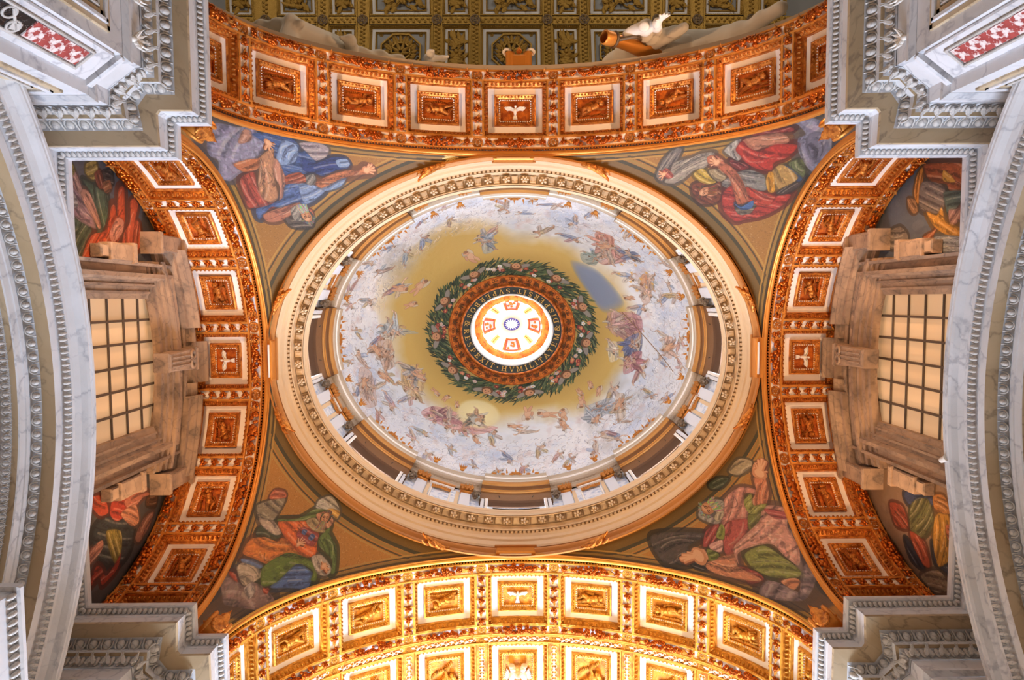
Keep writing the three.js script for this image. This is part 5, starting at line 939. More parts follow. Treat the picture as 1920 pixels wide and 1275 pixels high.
function lunette(sx, name, wn, labels) {
  const P = (Y, H, f) => W(sx * (X_WALL + 0.05 - f), Y, H);     // f metres in front of the wall
  const wall = structure(name, W(sx * X_WALL, 0, 13)), s = new THREE.Shape();
  for (let k = 0; k <= 40; k++) { const a = Math.PI * k / 40, y = (R_SHORT + 0.25) * Math.cos(a), h = HS + (RISE + 0.25) * Math.sin(a); k ? s.lineTo(y, h) : (s.moveTo(R_SHORT + 0.25, 12.6), s.lineTo(y, h)); }
  s.lineTo(-R_SHORT - 0.25, 12.6); s.closePath();
  const hole = new THREE.Path(); winOutline(0).forEach(([y, h], k) => k ? hole.lineTo(y, h) : hole.moveTo(y, h)); hole.closePath(); s.holes.push(hole);
  const g = new THREE.ExtrudeGeometry(s, { depth: 0.5, bevelEnabled: false }), U = g.attributes.uv, Q = g.attributes.position; for (let k = 0; k < U.count; k++) U.setXY(k, (Q.getX(k) + 5.6) / 11.2, (Q.getY(k) - 13.2) / 6.4);
  mesh('painted_wall', g, std({ map: paintLunette(sx < 0 ? 'left' : 'right', sx), roughness: 0.75, bumpMap: texBump, bumpScale: 0.004 }), wall, frameM(sx < 0 ? P(0, 0, -0.5) : P(0, 0, 0), V3(0, 0, -1), V3(0, 1, 0), V3(1, 0, 0)));
  const w = structure('window_' + wn, P(0, 15.5, -0.25)), m = (y, h, f) => frameM(P(y, h, f), V3(0, 0, 1), V3(0, 1, 0), V3(sx, 0, 0).negate());
  // six by five panes, each its own sheet, and the grid of bars before them
  const cw = (WIN.y1 - WIN.y0) / 6, rows = [14.05, 15.06, 15.72, 16.38, 17.03, 17.9];
  for (let i = 0; i < 6; i++) for (let j = 0; j < 5; j++) mesh('pane', boxGeo(cw - 0.02, rows[j + 1] - rows[j] - 0.02, 0.02), MAT_BLIND[(i * 5 + j) % 3], w, m(WIN.y0 + (i + 0.5) * cw, (rows[j] + rows[j + 1]) / 2, -0.12));
  for (let i = 1; i < 6; i++) mesh('bar', boxGeo(0.06, 3.8, 0.05, 0.008), MAT.lead, w, m(WIN.y0 + i * cw, 15.95, -0.08)); for (let j = 1; j < 5; j++) mesh('bar', boxGeo(3.4, 0.045, 0.045, 0.008), MAT.lead, w, m((WIN.y0 + WIN.y1) / 2, rows[j], -0.08));
  // stone surround
  const t = thing('window_surround', labels[0], 'window surround', P(0, 15.5, 0));
  const fr = (steps, nm) => { const b = new MB(); for (let k = 0; k + 1 < steps.length; k++) { const a = winOutline(steps[k][0]), c = winOutline(steps[k + 1][0]); for (let j = 0; j + 1 < a.length; j++) b.sheet(1, 1, (u, v) => { const p = u ? a[j + 1] : a[j], q = u ? c[j + 1] : c[j]; return P(lerp(p[0], q[0], v), lerp(p[1], q[1], v), lerp(steps[k][1], steps[k + 1][1], v)); }, { flat: true }); } b.build(nm, MAT.travertine, t); };
  fr([[-0.02, -0.2], [-0.02, 0.04], [0.1, 0.1], [0.105, 0.14], [0.16, 0.15], [0.165, 0.11], [0.28, 0.14], [0.285, 0.19], [0.34, 0.2], [0.345, 0.16], [0.43, 0.2], [0.44, 0.25], [0.5, 0.32], [0.6, 0.33], [0.61, 0.2]], 'architrave');
  fr([[0.6, 0.16], [0.78, 0.18], [0.79, 0.3], [0.86, 0.33], [0.87, 0.0]], 'outer_band');
  // curved broken pediment in three lengths, and the curved mouldings under it
  const arc = (Y, e) => 18.12 + e + 0.8 * (1 - (Y / 3.1) ** 2);
  const run = (nm, y0, y1, prof, dh = 0, df = 0, n = 10) => { const b = new MB(), at = (Y, q) => P(Y, arc(Y, q[1]) + dh, q[0] + df); for (let k = 0; k + 1 < prof.length; k++) b.sheet(n, 1, (u, v) => at(lerp(y0, y1, u), [lerp(prof[k][0], prof[k + 1][0], v), lerp(prof[k][1], prof[k + 1][1], v)])); for (const Y of [y0, y1]) for (let k = 1; k + 1 < prof.length; k++) b.sheet(1, 1, (u, v) => at(Y, v ? (u ? prof[k + 1] : prof[k]) : [0, prof[k][1] - 0.02]), { flat: true }); b.build(nm, MAT.travertine, t); };
  const corn = [[0, -0.62], [0.1, -0.6], [0.11, -0.54], [0.08, -0.53], [0.12, -0.46], [0.22, -0.44], [0.23, -0.38], [0.2, -0.37], [0.26, -0.32], [0.42, -0.3], [0.43, -0.22], [0.4, -0.21], [0.42, -0.15], [0.52, -0.12], [0.56, -0.07], [0.54, -0.04], [0.64, 0.03], [0.64, 0.09], [0, 0.14]];
  run('pediment', -3.1, -0.98, corn, 0); run('pediment', 0.92, 3.05, corn, 0); run('raised_block', -0.58, 0.58, corn, 0.3, 0.02, 6);
  run('step_block', -0.98, -0.58, corn.map(([f, h]) => [f * 0.72, h]), 0.02); run('step_block', 0.58, 0.92, corn.map(([f, h]) => [f * 0.72, h]), 0.02);
  run('frieze_band', -2.75, 2.7, [[0, -1.36], [0.18, -1.35], [0.19, -1.26], [0.15, -1.25], [0.16, -1.16], [0.22, -1.15], [0.23, -1.06], [0.2, -1.05], [0.21, -0.97], [0.28, -0.96], [0.29, -0.88], [0.25, -0.87], [0.26, -0.8], [0.35, -0.78], [0.36, -0.7], [0.32, -0.69], [0.33, -0.62], [0, -0.6]], 0, 0, 20);
  for (const e of [-1, 1]) {
    const y = e * 3.12 - 0.1; mesh('ear_block', boxGeo(0.44, 1.1, 0.5, 0.03), MAT.travertine, t, m(y, 17.75, 0.25)); mesh('ear_cap', boxGeo(0.6, 0.16, 0.62, 0.03), MAT.travertine, t, m(y, 18.33, 0.28)); mesh('ear_foot', boxGeo(0.56, 0.12, 0.58, 0.03), MAT.travertine, t, m(y, 17.18, 0.26));
    mesh('side_bracket', boxGeo(0.42, 0.9, 0.34, 0.03), MAT.travertine, t, m(e * 2.78 - 0.1, 15.75, 0.18)); mesh('bracket_cap', boxGeo(0.5, 0.14, 0.42, 0.03), MAT.travertine, t, m(e * 2.78 - 0.1, 16.2, 0.2)); mesh('bracket_foot', boxGeo(0.3, 0.3, 0.28, 0.03), MAT.travertine, t, m(e * 2.78 - 0.1, 15.15, 0.15));
  }
  const k = thing('console', labels[1], 'console', P(-0.14, 17.8, 0.2)), cm = m(-0.14, 17.95, 0.42), b = new MB();
  b.geo(extrude([[-0.2, -0.75], [0.2, -0.75], [0.27, 0.6], [-0.27, 0.6]], 0.32, 0.03), moved(cm, 0, 0, -0.16)); b.build('body', MAT.travertine, k);
  mesh('cap', boxGeo(0.66, 0.14, 0.5, 0.03), MAT.travertine, k, moved(cm, 0, 0.68, 0.0)); mesh('foot', boxGeo(0.5, 0.12, 0.44, 0.03), MAT.travertine, k, moved(cm, 0, -0.78, 0));
  for (const e of [-1, 1]) mesh('volute', new THREE.TorusGeometry(0.1, 0.05, 8, 16), MAT.travertine, k, local(cm, e * 0.12, 0.48, 0.2, 1, 1, 1)); mesh('rosette', FLOWER, MAT.travertine, k, local(cm, 0, 0.42, 0.2, 0.16, 0.16, 0.2)); for (const e of [-0.12, 0, 0.12]) mesh('flute', boxGeo(0.05, 1.0, 0.06, 0.015), MAT.travertine, k, moved(cm, e, -0.16, 0.19));
}

lunette(-1, 'wall_left', 1, ['weathered stone window frame with a broken curved pediment on the left wall', 'fluted scroll keystone over the left barred window']);
lunette(1, 'wall_right', 2, ['weathered stone window frame with a broken curved pediment on the right wall', 'fluted scroll keystone over the right barred window']);
{ // little spotlight on the right cornice
  const t = thing('spotlight', 'small white spotlight clamped to the rim of the curved pediment on the right', 'lamp', W(8.28, 1.42, 12.66)); const m = frameM(W(8.28, 1.42, 12.72), V3(0, 0, 1), V3(0, 1, 0), V3(-1, 0, 0));
  mesh('housing', new THREE.CylinderGeometry(0.05, 0.07, 0.2, 16), MAT.white, t, local(m, 0, 0.02, 0.06, 1, 1, 1, 0.5)); mesh('bracket', boxGeo(0.05, 0.14, 0.04, 0.005), MAT.lead, t, moved(m, 0, -0.06, 0.02));
}

// ---------------------------------------------------------------- corner piers with their entablature
const CA = 6.148, CB = 5.217, CD = 0.629, CE = 0.671, CC = 8.967, HC = 13.5;
function pierLine(p, far) {
  // plan of the entablature p metres behind its lip: nave side, two outer corners with the splayed corner between, the wall side
  const q = Math.min(1, p / 0.8), mid = (a, b, c) => p < 0.5 ? lerp(a, b, p / 0.5) : lerp(b, c, Math.min(1, (p - 0.5) / 0.3));
  const C = [mid(-CA - CD, -7.19, -7.02), mid(-CB, -5.73, -6.0)], D = [mid(-CA - CD, -7.37, -7.56), mid(-CB, -5.49, -5.6)];
  return [[-CA - p, far], [-CA - p, -CB - p], C, D, [-CA - CD - p, -(CB - CE) - p], [-CC - p, -(CB - CE) - p], [-CC - p, 0]];
}
const ENTAB = {
  lip_moulding: [[0, 13.62], [0, 13.5], [0.03, 13.47]], leaf_bed: [[0.03, 13.47], [0.11, 13.465], [0.13, 13.36], [0.135, 13.3]],
  corona: [[0.135, 13.3], [0.15, 13.28], [0.15, 13.1]], soffit: [[0.15, 13.1], [0.17, 13.06], [0.45, 13.06]], egg_bed: [[0.45, 13.06], [0.59, 13.05], [0.62, 12.96], [0.6, 12.87]],
  fascia: [[0.6, 12.87], [0.6, 12.76]], lower_soffit: [[0.6, 12.76], [0.67, 12.75]], leaf_band: [[0.67, 12.75], [0.75, 12.74], [0.77, 12.58], [0.765, 12.5]], frieze: [[0.775, 12.5], [0.775, 12.1]], neck: [[0.775, 12.1], [0.69, 12.07], [0.69, 12.0], [0.775, 11.92]],
};
const eggGeo = (() => { const b = new MB(), I = M4(); b.geo(new THREE.SphereGeometry(1, 10, 8), local(I, 0, -0.01, 0, 0.068, 0.078, 0.06)); b.geo(new THREE.TorusGeometry(0.098, 0.017, 5, 14, Math.PI * 1.25), local(I, 0, 0, 0, 1, 1.05, 1, -Math.PI * 1.125 - Math.PI / 2 + Math.PI / 2)); b.geo(new THREE.ConeGeometry(0.02, 0.17, 5), local(I, 0.138, 0.0, 0, 1, 1, 1, Math.PI)); return b.geometry(); })();
function leafRun(mb, a, b, pitch, h, tilt, wide) {   // a carved leaf row between two points; leaves hang down and lean out
  const n = Math.max(1, Math.round(a.o.distanceTo(b.o) / pitch)), x = b.o.clone().sub(a.o).normalize(), up = V3(0, 1, 0), z = x.clone().cross(up).normalize(); if (z.dot(a.out) < 0) z.negate();
  for (let k = 0; k < n; k++) { const m = frameM(a.o.clone().lerp(b.o, (k + 0.5) / n), x, up, z); mb.geo(SMOOTH_BALL, local(m, 0, 0, 0.008, wide, h, 0.03, 0, tilt)); mb.geo(OCTA, local(m, pitch / 2, h * 0.25, 0.004, wide * 0.32, h * 0.6, 0.025, 0, tilt)); }
}
for (const [sx, sy, where] of [[-1, -1, 'upper left'], [1, -1, 'upper right'], [-1, 1, 'lower left'], [1, 1, 'lower right']]) {
  const far = sy < 0 ? -8.35 : -9.6, pt = ([X, Y], H) => W(-sx * X, -sy * Y, H);   // drawn for X < 0, Y < 0
  const t = thing('pier_entablature', `carved marble entablature stepping round the ${where} pier, with egg and leaf mouldings`, 'entablature', W(sx * 7, sy * 5.6, 12));
  for (const [nm, prof] of Object.entries(ENTAB)) {
    const b = new MB(); for (let k = 0; k + 1 < prof.length; k++) { const A = pierLine(prof[k][0], far), B = pierLine(prof[k + 1][0], far); for (let j = 0; j < 6; j++) b.sheet(1, 1, (u, v) => pt(v ? B[j + u] : A[j + u], v ? prof[k + 1][1] : prof[k][1]), { flat: true }); }
    b.build(nm, /soffit/.test(nm) ? MAT.brownAndShadedMarble : MAT.marble, t);  // soffits get the brown stone: shade put into their colour
  }
  const top = new MB(); { const A = pierLine(0, far), B = pierLine(1.4, far); for (let j = 0; j < 6; j++) top.sheet(1, 1, (u, v) => pt(v ? B[j + u] : A[j + u], 13.62), { flat: true }); } top.build('top_face', MAT.plaster, t);
  const run = (p, H, f) => { const A = pierLine(p, far); for (let j = 0; j < 6; j++) { const a = pt(A[j], H), b = pt(A[j + 1], H); if (a.distanceTo(b) < 0.09) continue; const e = b.clone().sub(a).normalize(), n = e.clone().cross(V3(0, 1, 0)).normalize(), c = W(0, 0, H).sub(a); if (n.dot(c) < 0) n.negate(); f(a, b, e, n, j); } };
  const l1 = new MB(), l2 = new MB(); 
  run(0.085, 13.405, (a, b, e, n) => leafRun(l1, { o: a, out: n }, { o: b, out: n }, 0.105, 0.062, 0.7, 0.042)); l1.build('leaf_moulding', MAT.carved, t, true);
  run(0.715, 12.63, (a, b, e, n) => { leafRun(l2, { o: a, out: n }, { o: b, out: n }, 0.15, 0.1, 0.45, 0.052); const m = Math.max(1, Math.round(a.distanceTo(b) / 0.15)); for (let k = 0; k < m; k++) l2.geo(LEAF, local(frameM(a.clone().lerp(b, (k + 0.5) / m), e, V3(0, 1, 0), n), 0, -0.1, 0.0, 0.16, 0.2, 0.35, (k % 2 ? 0.5 : -0.5), 0.45)); }); l2.build('acanthus_band', MAT.carved, t, true);
  const dart = new MB();
  run(0.53, 12.955, (a, b, e, n) => { const c = Math.max(1, Math.round(a.distanceTo(b) / 0.262)), x = e.clone(), z = n.clone().add(V3(0, -0.9, 0)).normalize(), y = z.clone().cross(x).normalize(); if (y.y < 0) { y.negate(); x.negate(); } for (let k = 0; k < c; k++) mesh('egg', eggGeo, MAT.carved, t, frameM(a.clone().lerp(b, (k + 0.5) / c), x, y, z, 1.12, 1.22, 1.2)); });
  // white leaf sprays standing on the frieze of the nave side
  run(0.775, 12.3, (a, b, e, n, j) => { if (j) return; const c = Math.floor(a.distanceTo(b) / 0.62); for (let k = 0; k < c; k++) { const m = frameM(a.clone().lerp(b, (k + 0.5) / c), e, V3(0, 1, 0), n), s = new MB(); for (let q = -2; q <= 2; q++) s.geo(LEAF, local(m, 0, -0.08, 0.02, 0.11, 0.2, 0.5, q * 0.62)); s.geo(BALL, local(m, 0, -0.1, 0.04, 0.06, 0.06, 0.05)); s.build('leaf_spray', MAT.white, t); } });
  // the pier itself
  const low = -EYE, H1p = 11.95, pr = thing('marble_pier', `${sy < 0 ? 'pale daylit' : 'shaded'} marble pier in the ${where} corner of the picture, with inlaid panels`, 'pier', W(sx * 7, sy * 5.8, low));
  const L = pierLine(0.78, far), b = new MB(); for (let j = 0; j < 5; j++) if (j !== 2) b.sheet(1, 1, (u, v) => pt(L[j + u], lerp(low, H1p, v)), { flat: true }); b.build('shaft', MAT.marble, pr);
  // splayed pilaster between its two returns
  const c0 = pt(L[2], 0), d0 = pt(L[3], 0), e = d0.clone().sub(c0), wd = e.length(); e.normalize(); let n = e.clone().cross(V3(0, 1, 0)).normalize(); if (n.dot(W(0, 0, 0).sub(c0)) < 0) n.negate();
  const x = V3(0, 1, 0).cross(n).normalize(), mid = c0.clone().lerp(d0, 0.5), fm = (u, H, f) => frameM(V3(mid.x, H + EYE, mid.z).addScaledVector(x, u).addScaledVector(n, f), x, V3(0, 1, 0), n);
  mesh('pilaster', boxGeo(wd + 0.04, H1p - low - 0.16, 0.3, 0.02), MAT.marble, pr, fm(0, (H1p + low) / 2 - 0.08, -0.08)); mesh('pilaster_neck', boxGeo(wd + 0.14, 0.12, 0.36, 0.03), MAT.marble, pr, fm(0, H1p - 0.02, -0.05));
  const inlay = (H0, H1, m, nm, lab) => { const o = mesh(nm, boxGeo(wd * 0.5, H1 - H0 - 0.03, 0.03, 0.004), m, pr, fm(0, (H0 + H1) / 2, 0.08)); if (lab) o.userData.label = lab; };
  const seq = sx < 0 ? [[10.05, 11.3, 0], [9.35, 10.05, 1], [6.6, 9.35, 0]] : [[7.4, 11.3, 0], [6.7, 7.4, 1]];
  for (const [h0, h1, k] of seq) inlay(h0, h1, k ? MAT.black : MAT.red, k ? 'black_inlay' : 'red_inlay', k ? 'glossy black marble square with a pale interlaced device' : 'mottled red and white marble strip');
  for (const s of [-1, 1]) mesh('inlay_frame', boxGeo(0.05, 5.0, 0.05, 0.012), MAT.carved, pr, fm(s * (wd * 0.25 + 0.04), 8.85, 0.09)); mesh('inlay_frame', boxGeo(wd * 0.5 + 0.13, 0.05, 0.05, 0.012), MAT.carved, pr, fm(0, 11.34, 0.09));
  if (sx < 0) { const dv = new MB(); for (const s of [-1, 1]) dv.geo(new THREE.TorusGeometry(0.1, 0.022, 6, 18), local(fm(0, 9.7, 0.1), s * 0.08, s * 0.12, 0, 1, 1, 1)); dv.geo(boxGeo(0.13, 0.16, 0.03, 0.005), local(fm(0, 9.7, 0.1), 0.07, 0.15, 0, 1, 1, 1, 0.3)); dv.geo(boxGeo(0.04, 0.42, 0.03, 0.005), local(fm(0, 9.72, 0.1), -0.02, 0.02, 0, 1, 1, 1, -0.7)); dv.build('pale_device', MAT.carved, pr); }
  // framed panels on the two flat faces
  const face = (a, b2, start, H1, wide, core, nm) => { const A = pt(a, 0), B = pt(b2, 0), ex = B.clone().sub(A).normalize(); let nz = ex.clone().cross(V3(0, 1, 0)).normalize(); if (nz.dot(W(0, 0, 0).sub(A)) < 0) nz.negate(); const xx = V3(0, 1, 0).cross(nz), g = part(nm, pr, V3(A.x, 8 + EYE, A.z).sub(origin(pr)));
    const cx = A.clone().addScaledVector(ex, start + wide / 2), mm = (u, H, f) => frameM(V3(cx.x, H + EYE, cx.z).addScaledVector(xx, u).addScaledVector(nz, f), xx, V3(0, 1, 0), nz), hgt = 6.2;
    [[0, 0.1, 0.05, MAT.brownAndShadedMarble], [0.1, 0.08, 0.09, MAT.marble], [0.18, 0.1, 0.05, MAT.brownAndShadedMarble], [0.3, 0.05, 0.07, MAT.carved]].forEach(([d, w2, f, m]) => { for (const s of [-1, 1]) mesh('frame_strip', boxGeo(w2, hgt - 2 * d, f * 2, 0.012), m, g, mm(s * (wide / 2 - d - w2 / 2), H1 - hgt / 2, 0)); mesh('frame_strip', boxGeo(wide - 2 * d, w2, f * 2, 0.012), m, g, mm(0, H1 - d - w2 / 2, 0)); });
    mesh('field', boxGeo(wide - 0.7, hgt - 0.7, 0.02), core, g, mm(0, H1 - hgt / 2, 0.012)); if (core === MAT.red) { const orn = new MB(); for (let k = 0; k < 10; k++) { orn.geo(LEAF, local(mm(0, H1 - 0.9 - k * 0.42, 0.03), 0, 0, 0, 0.36, 0.46, 0.4, k % 2 ? 0.6 : -0.6)); } orn.build('relief', MAT.carved, g); } };
  face(L[1], L[0], 0.22, 11.5, 1.7, MAT.red, 'wall_panel'); face(L[4], L[5], 0.26, 11.66, 1.25, MAT.brownAndShadedMarble, 'wall_panel');
}

// ---------------------------------------------------------------- curved marble pediments before the side walls
function pediment(sx, label) {
  const t = thing('curved_pediment', label, 'pediment', W(sx * 8.9, 0, 2.4)), cY = -0.06, cH = 3.1, S = 0.62;   // half the angle that it spans
  const at = (a, X, r) => W(sx * X, cY + r * Math.sin(a), cH + r * Math.cos(a));
  const prof = { rim: [[8.32, 9.74], [8.2, 9.72], [8.2, 9.66], [8.215, 9.64], [8.215, 9.6]], cyma: [[8.215, 9.6], [8.25, 9.56], [8.34, 9.5], [8.4, 9.4], [8.41, 9.34]], leaf_bed: [[8.41, 9.34], [8.48, 9.335], [8.49, 9.16], [8.47, 9.13]], corona: [[8.47, 9.13], [8.47, 8.96]], soffit: [[8.47, 8.96], [8.7, 8.95]], egg_bed: [[8.7, 8.95], [8.81, 8.945], [8.83, 8.85], [8.8, 8.79]], fascia: [[8.8, 8.79], [8.8, 8.7], [8.82, 8.69], [8.82, 8.56], [8.84, 8.54]], lower_soffit: [[8.84, 8.54], [8.94, 8.53]], leaf_band: [[8.94, 8.53], [9.03, 8.525], [9.06, 8.4], [9.04, 8.36]], architrave: [[9.04, 8.36], [9.04, 8.22], [9.07, 8.2], [9.07, 8.08], [9.1, 8.06], [9.1, 7.7], [9.6, 7.68]] };
  for (const [nm, p] of Object.entries(prof)) { const b = new MB(); for (let k = 0; k + 1 < p.length; k++) b.sheet(70, 1, (u, v) => at(lerp(-S, S, u), lerp(p[k][0], p[k + 1][0], v), lerp(p[k][1], p[k + 1][1], v))); b.build(nm, /soffit/.test(nm) ? MAT.brownAndShadedMarble : MAT.marble, t); }  // brown on the soffits paints in the shade of downward faces
  const topf = new MB(); topf.sheet(70, 1, (u, v) => at(lerp(-S, S, u), lerp(8.32, 9.7, v), 9.74)); for (const a of [-S, S]) { const all = Object.values(prof).flat(); for (let k = 0; k + 1 < all.length; k++) topf.sheet(1, 1, (u, v) => at(a, v ? 9.6 : (u ? all[k + 1] : all[k])[0], (u ? all[k + 1] : all[k])[1]), { flat: true }); } topf.build('top_face', MAT.marble, t);
  const M = (a, X, r, lean) => { const o = at(a, X, r), x = at(a + 0.001, X, r).sub(o).normalize(), rad = at(a, X, r + 1).sub(o).normalize(), z = V3(-sx, 0, 0).addScaledVector(rad, -lean).normalize(), y = z.clone().cross(x).normalize(); if (y.dot(rad) < 0) { y.negate(); x.negate(); } return frameM(o, x, y, z); };
  const n1 = Math.round(2 * S * 9.24 / 0.115), n2 = Math.round(2 * S * 8.45 / 0.15), n3 = Math.round(2 * S * 8.85 / 0.235), a1 = new MB(), a2 = new MB();
  for (let k = 0; k < n1; k++) { const m = M(lerp(-S, S, (k + 0.5) / n1), 8.43, 9.235, 0.3); a1.geo(SMOOTH_BALL, local(m, 0, 0, 0.015, 0.036, 0.085, 0.03)); a1.geo(OCTA, local(m, 0.057, 0.03, 0.01, 0.014, 0.05, 0.025)); } a1.build('leaf_moulding', MAT.carved, t, true);
  for (let k = 0; k < n2; k++) { const m = M(lerp(-S, S, (k + 0.5) / n2), 8.975, 8.44, 0.7); a2.geo(RING, local(m, 0, 0, 0.015, 0.062, 0.066, 0.12)); a2.geo(LEAF, local(m, 0, -0.05, 0.01, 0.09, 0.11, 0.3)); a2.geo(OCTA, local(m, 0.075, 0.03, 0.01, 0.018, 0.06, 0.03)); } a2.build('guilloche', MAT.carved, t, true);
  for (let k = 0; k < n3; k++) mesh('egg', eggGeo, MAT.carved, t, local(M(lerp(-S, S, (k + 0.5) / n3), 8.735, 8.865, 0.8), 0, 0, 0.01, 0.82, 0.82, 1));
}
pediment(-1, 'great curved marble pediment with egg moulding along the left edge of the picture'); pediment(1, 'great curved marble pediment with egg moulding along the right edge of the picture');
{ // the entablature block of the column that carries the left pediment
  const t = thing('column_entablature', 'grey marble block with a leaf-carved edge at the lower left corner of the picture', 'block', W(-7.9, 3.3, 8.2)), m = frameM(W(-7.85, 3.4, 8.7), V3(0, 0, 1), V3(0, 1, 0), V3(1, 0, 0));
  mesh('body', boxGeo(2.36, 0.5, 1.6, 0.02), MAT.marble, t, m); mesh('cornice', boxGeo(2.5, 0.12, 1.76, 0.03), MAT.marble, t, moved(m, 0, 0.3, 0)); mesh('lower_slab', boxGeo(2.2, 0.3, 1.45, 0.02), MAT.marble, t, moved(m, 0, -0.4, 0)); mesh('column', new THREE.CylinderGeometry(0.42, 0.48, 9.6, 32), MAT.marble, t, moved(m, 0.2, -5.4, -0.1));
  const lf = new MB(); for (let k = 0; k < 20; k++) lf.geo(SMOOTH_BALL, local(m, -1.14 + k * 0.12, 0.17, 0.83, 0.045, 0.09, 0.04)); for (let k = 0; k < 13; k++) lf.geo(SMOOTH_BALL, local(m, 1.2, 0.17, -0.75 + k * 0.12, 0.04, 0.09, 0.045)); lf.build('leaf_moulding', MAT.carved, t, true);
}

// ---------------------------------------------------------------- the nave beyond the upper arch
const NR = 12.5, NY = -21, NH = 32;
const F_nave = (s, t, h) => { const a = t / NR; return W(s, NY + (NR - h) * Math.cos(a), NH + (NR - h) * Math.sin(a)); }; F_nave.axes = (s, t) => axesOf(F_nave, s, t); F_nave.half = 22;
{
  const c = structure('ceiling', W(0, NY, NH)), sh = new MB(), ribs = new MB(), D = (d) => d * Math.PI / 180 * NR;
  sh.sheet(2, 60, (u, v) => F_nave(lerp(-24, 24, u), lerp(D(0), D(180), v), -0.45)); sh.build('vault', MAT.naveGround, c);
  const rows = [[66.4, 83.6], [85.6, 101]], cols = [[-17.4, 1.0], [-13.7, 1.4], [-10.75, 1.0], [-7.0, 2.15], [-3.4, 1.02], [0.18, 2.15], [3.7, 1.02], [7.2, 2.15], [10.95, 1.0], [14.0, 1.4], [17.2, 1.0]];
  const opt = { gold: MAT.naveGold, white: MAT.naveWhite, ground: MAT.naveGround, relief: MAT.naveGold, plain: true, n: 2 };
  const swirl = (hw, hh, big) => { const b = new MB(), I = M4(); for (const e of [-1, 1]) for (const f of [-1, 1]) { b.geo(new THREE.TorusGeometry(0.26 * Math.min(hw, hh) + 0.12, 0.06, 5, 14), local(I, e * hw * 0.5, f * hh * 0.55, 0.06, 1, 1, 1)); for (let k = 0; k < 9; k++) b.geo(LEAF, local(I, e * hw * rr(0.05, 0.85), f * hh * rr(0.15, 0.85), 0.02, 0.5, 0.62, 0.5, rr(0, 6.28))); } for (let k = 0; k < (big ? 10 : 6); k++) { const a = k / (big ? 10 : 6) * 6.283; b.geo(LEAF, local(I, 0.2 * Math.cos(a), 0.2 * Math.sin(a), 0.05, big ? 0.45 : 0.3, big ? 0.7 : 0.4, 0.5, a - 1.57)); } b.geo(BALL, local(I, 0, 0, 0.1, 0.16, 0.16, 0.12)); return b.geometry(); };
  const sBig = swirl(1.3, 1.1, true), sNar = swirl(0.35, 1.1, false), sMed = swirl(0.6, 1.1, false);
  const octo = (() => { const b = new MB(), I = M4(); for (let k = 0; k < 8; k++) { const a = k * Math.PI / 4; for (const [r, w, z] of [[1.26, 0.1, 0.06], [0.6, 0.1, 0.1]]) b.geo(boxGeo(2 * r * Math.tan(Math.PI / 8) + w * 0.6, w, 0.12), local(I, Math.cos(a) * r, Math.sin(a) * r, z, 1, 1, 1, a + Math.PI / 2)); for (let q = 0; q < 4; q++) b.geo(OCTA, local(I, Math.cos(a) * 1.13 - Math.sin(a) * (q - 1.5) * 0.22, Math.sin(a) * 1.13 + Math.cos(a) * (q - 1.5) * 0.26, 0.05, 0.08, 0.08, 0.07)); for (const d of [-0.25, 0, 0.25]) b.geo(LEAF, local(I, Math.cos(a + d) * 0.7, Math.sin(a + d) * 0.7, 0.02, 0.42, 0.42, 0.6, a - 1.57 + d * 2)); b.geo(FLOWER, local(I, 0.92 * Math.cos(a + 0.39), 0.92 * Math.sin(a + 0.39), 0.02, 0.16, 0.16, 0.2)); b.geo(LEAF, local(I, 0.12 * Math.cos(a + 0.4), 0.12 * Math.sin(a + 0.4), 0.03, 0.36, 0.55, 0.7, a + 0.4 - 1.57)); } for (const e of [-1, 1]) for (const f of [-1, 1]) b.geo(FLOWER, local(I, e * 1.28, f * 1.28, 0.02, 0.24, 0.24, 0.24)); return b.geometry(); })();
  for (const [x, hw] of cols) rows.forEach(([a, b], r) => {
    const hh = D(b - a) / 2, tc = D((a + b) / 2), big = hw > 2;
    const cof = buildCoffer(c, F_nave, x, tc, hw - 0.16, hh - 0.12, { ...opt, border: big ? 0.2 : 0.16, inner: big ? 0.1 : 0.08, figure: { g: big && !r ? octo : big ? sBig : hw > 1.2 ? sMed : sNar, m: MAT.naveGold, sy: big && !r ? 1 : 1.0, sx: 1 } });
  });
  // gilded ribs between the coffers, with a disc at each crossing
  const edges = []; cols.forEach(([x, hw], k) => { if (k) edges.push([cols[k - 1][0] + cols[k - 1][1], x - hw]); });
  for (const [a, b] of edges) { const w = (b - a) / 2 + 0.12, s = (a + b) / 2, wide = w > 0.35; const g = new MB(); g.sheet(1, 16, (u, v) => F_nave(s + (u - 0.5) * 2 * w, D(lerp(60, 102, v)), 0.02)); g.sheet(1, 16, (u, v) => F_nave(s - w + u * 0.06, D(lerp(60, 102, v)), 0.1)); g.sheet(1, 16, (u, v) => F_nave(s + w - u * 0.06, D(lerp(60, 102, v)), 0.1)); for (let k = 0; k < 64; k++) g.geo(BALL, local(cell(F_nave, s + (k % 2 ? 0.09 : -0.09), D(61 + k * 0.63), 0.06), 0, 0, 0, 0.09, 0.08, 0.07)); g.build('rib', MAT.naveGold, c); for (const d of [84.6]) mesh('disc', ROSETTE, MAT.bronze, c, cell(F_nave, s, D(d), 0.08, 0.3, 0.3, 0.3)); if (wide) mesh('transverse_band', boxGeo(w * 2.1, 0.5, 0.12), MAT.lead, c, cell(F_nave, s, D(72), 0.04)); }
  const cross = new MB(); cross.sheet(30, 1, (u, v) => F_nave(lerp(-22, 22, u), D(lerp(83.5, 85.7, v)), 0.01)); for (let k = 0; k < 230; k++) cross.geo(BALL, local(cell(F_nave, -21.5 + k * 0.187, D(84.6) + (k % 2 ? 0.09 : -0.09), 0.05), 0, 0, 0, 0.09, 0.08, 0.07)); cross.build('rib', MAT.naveGold, c);
}
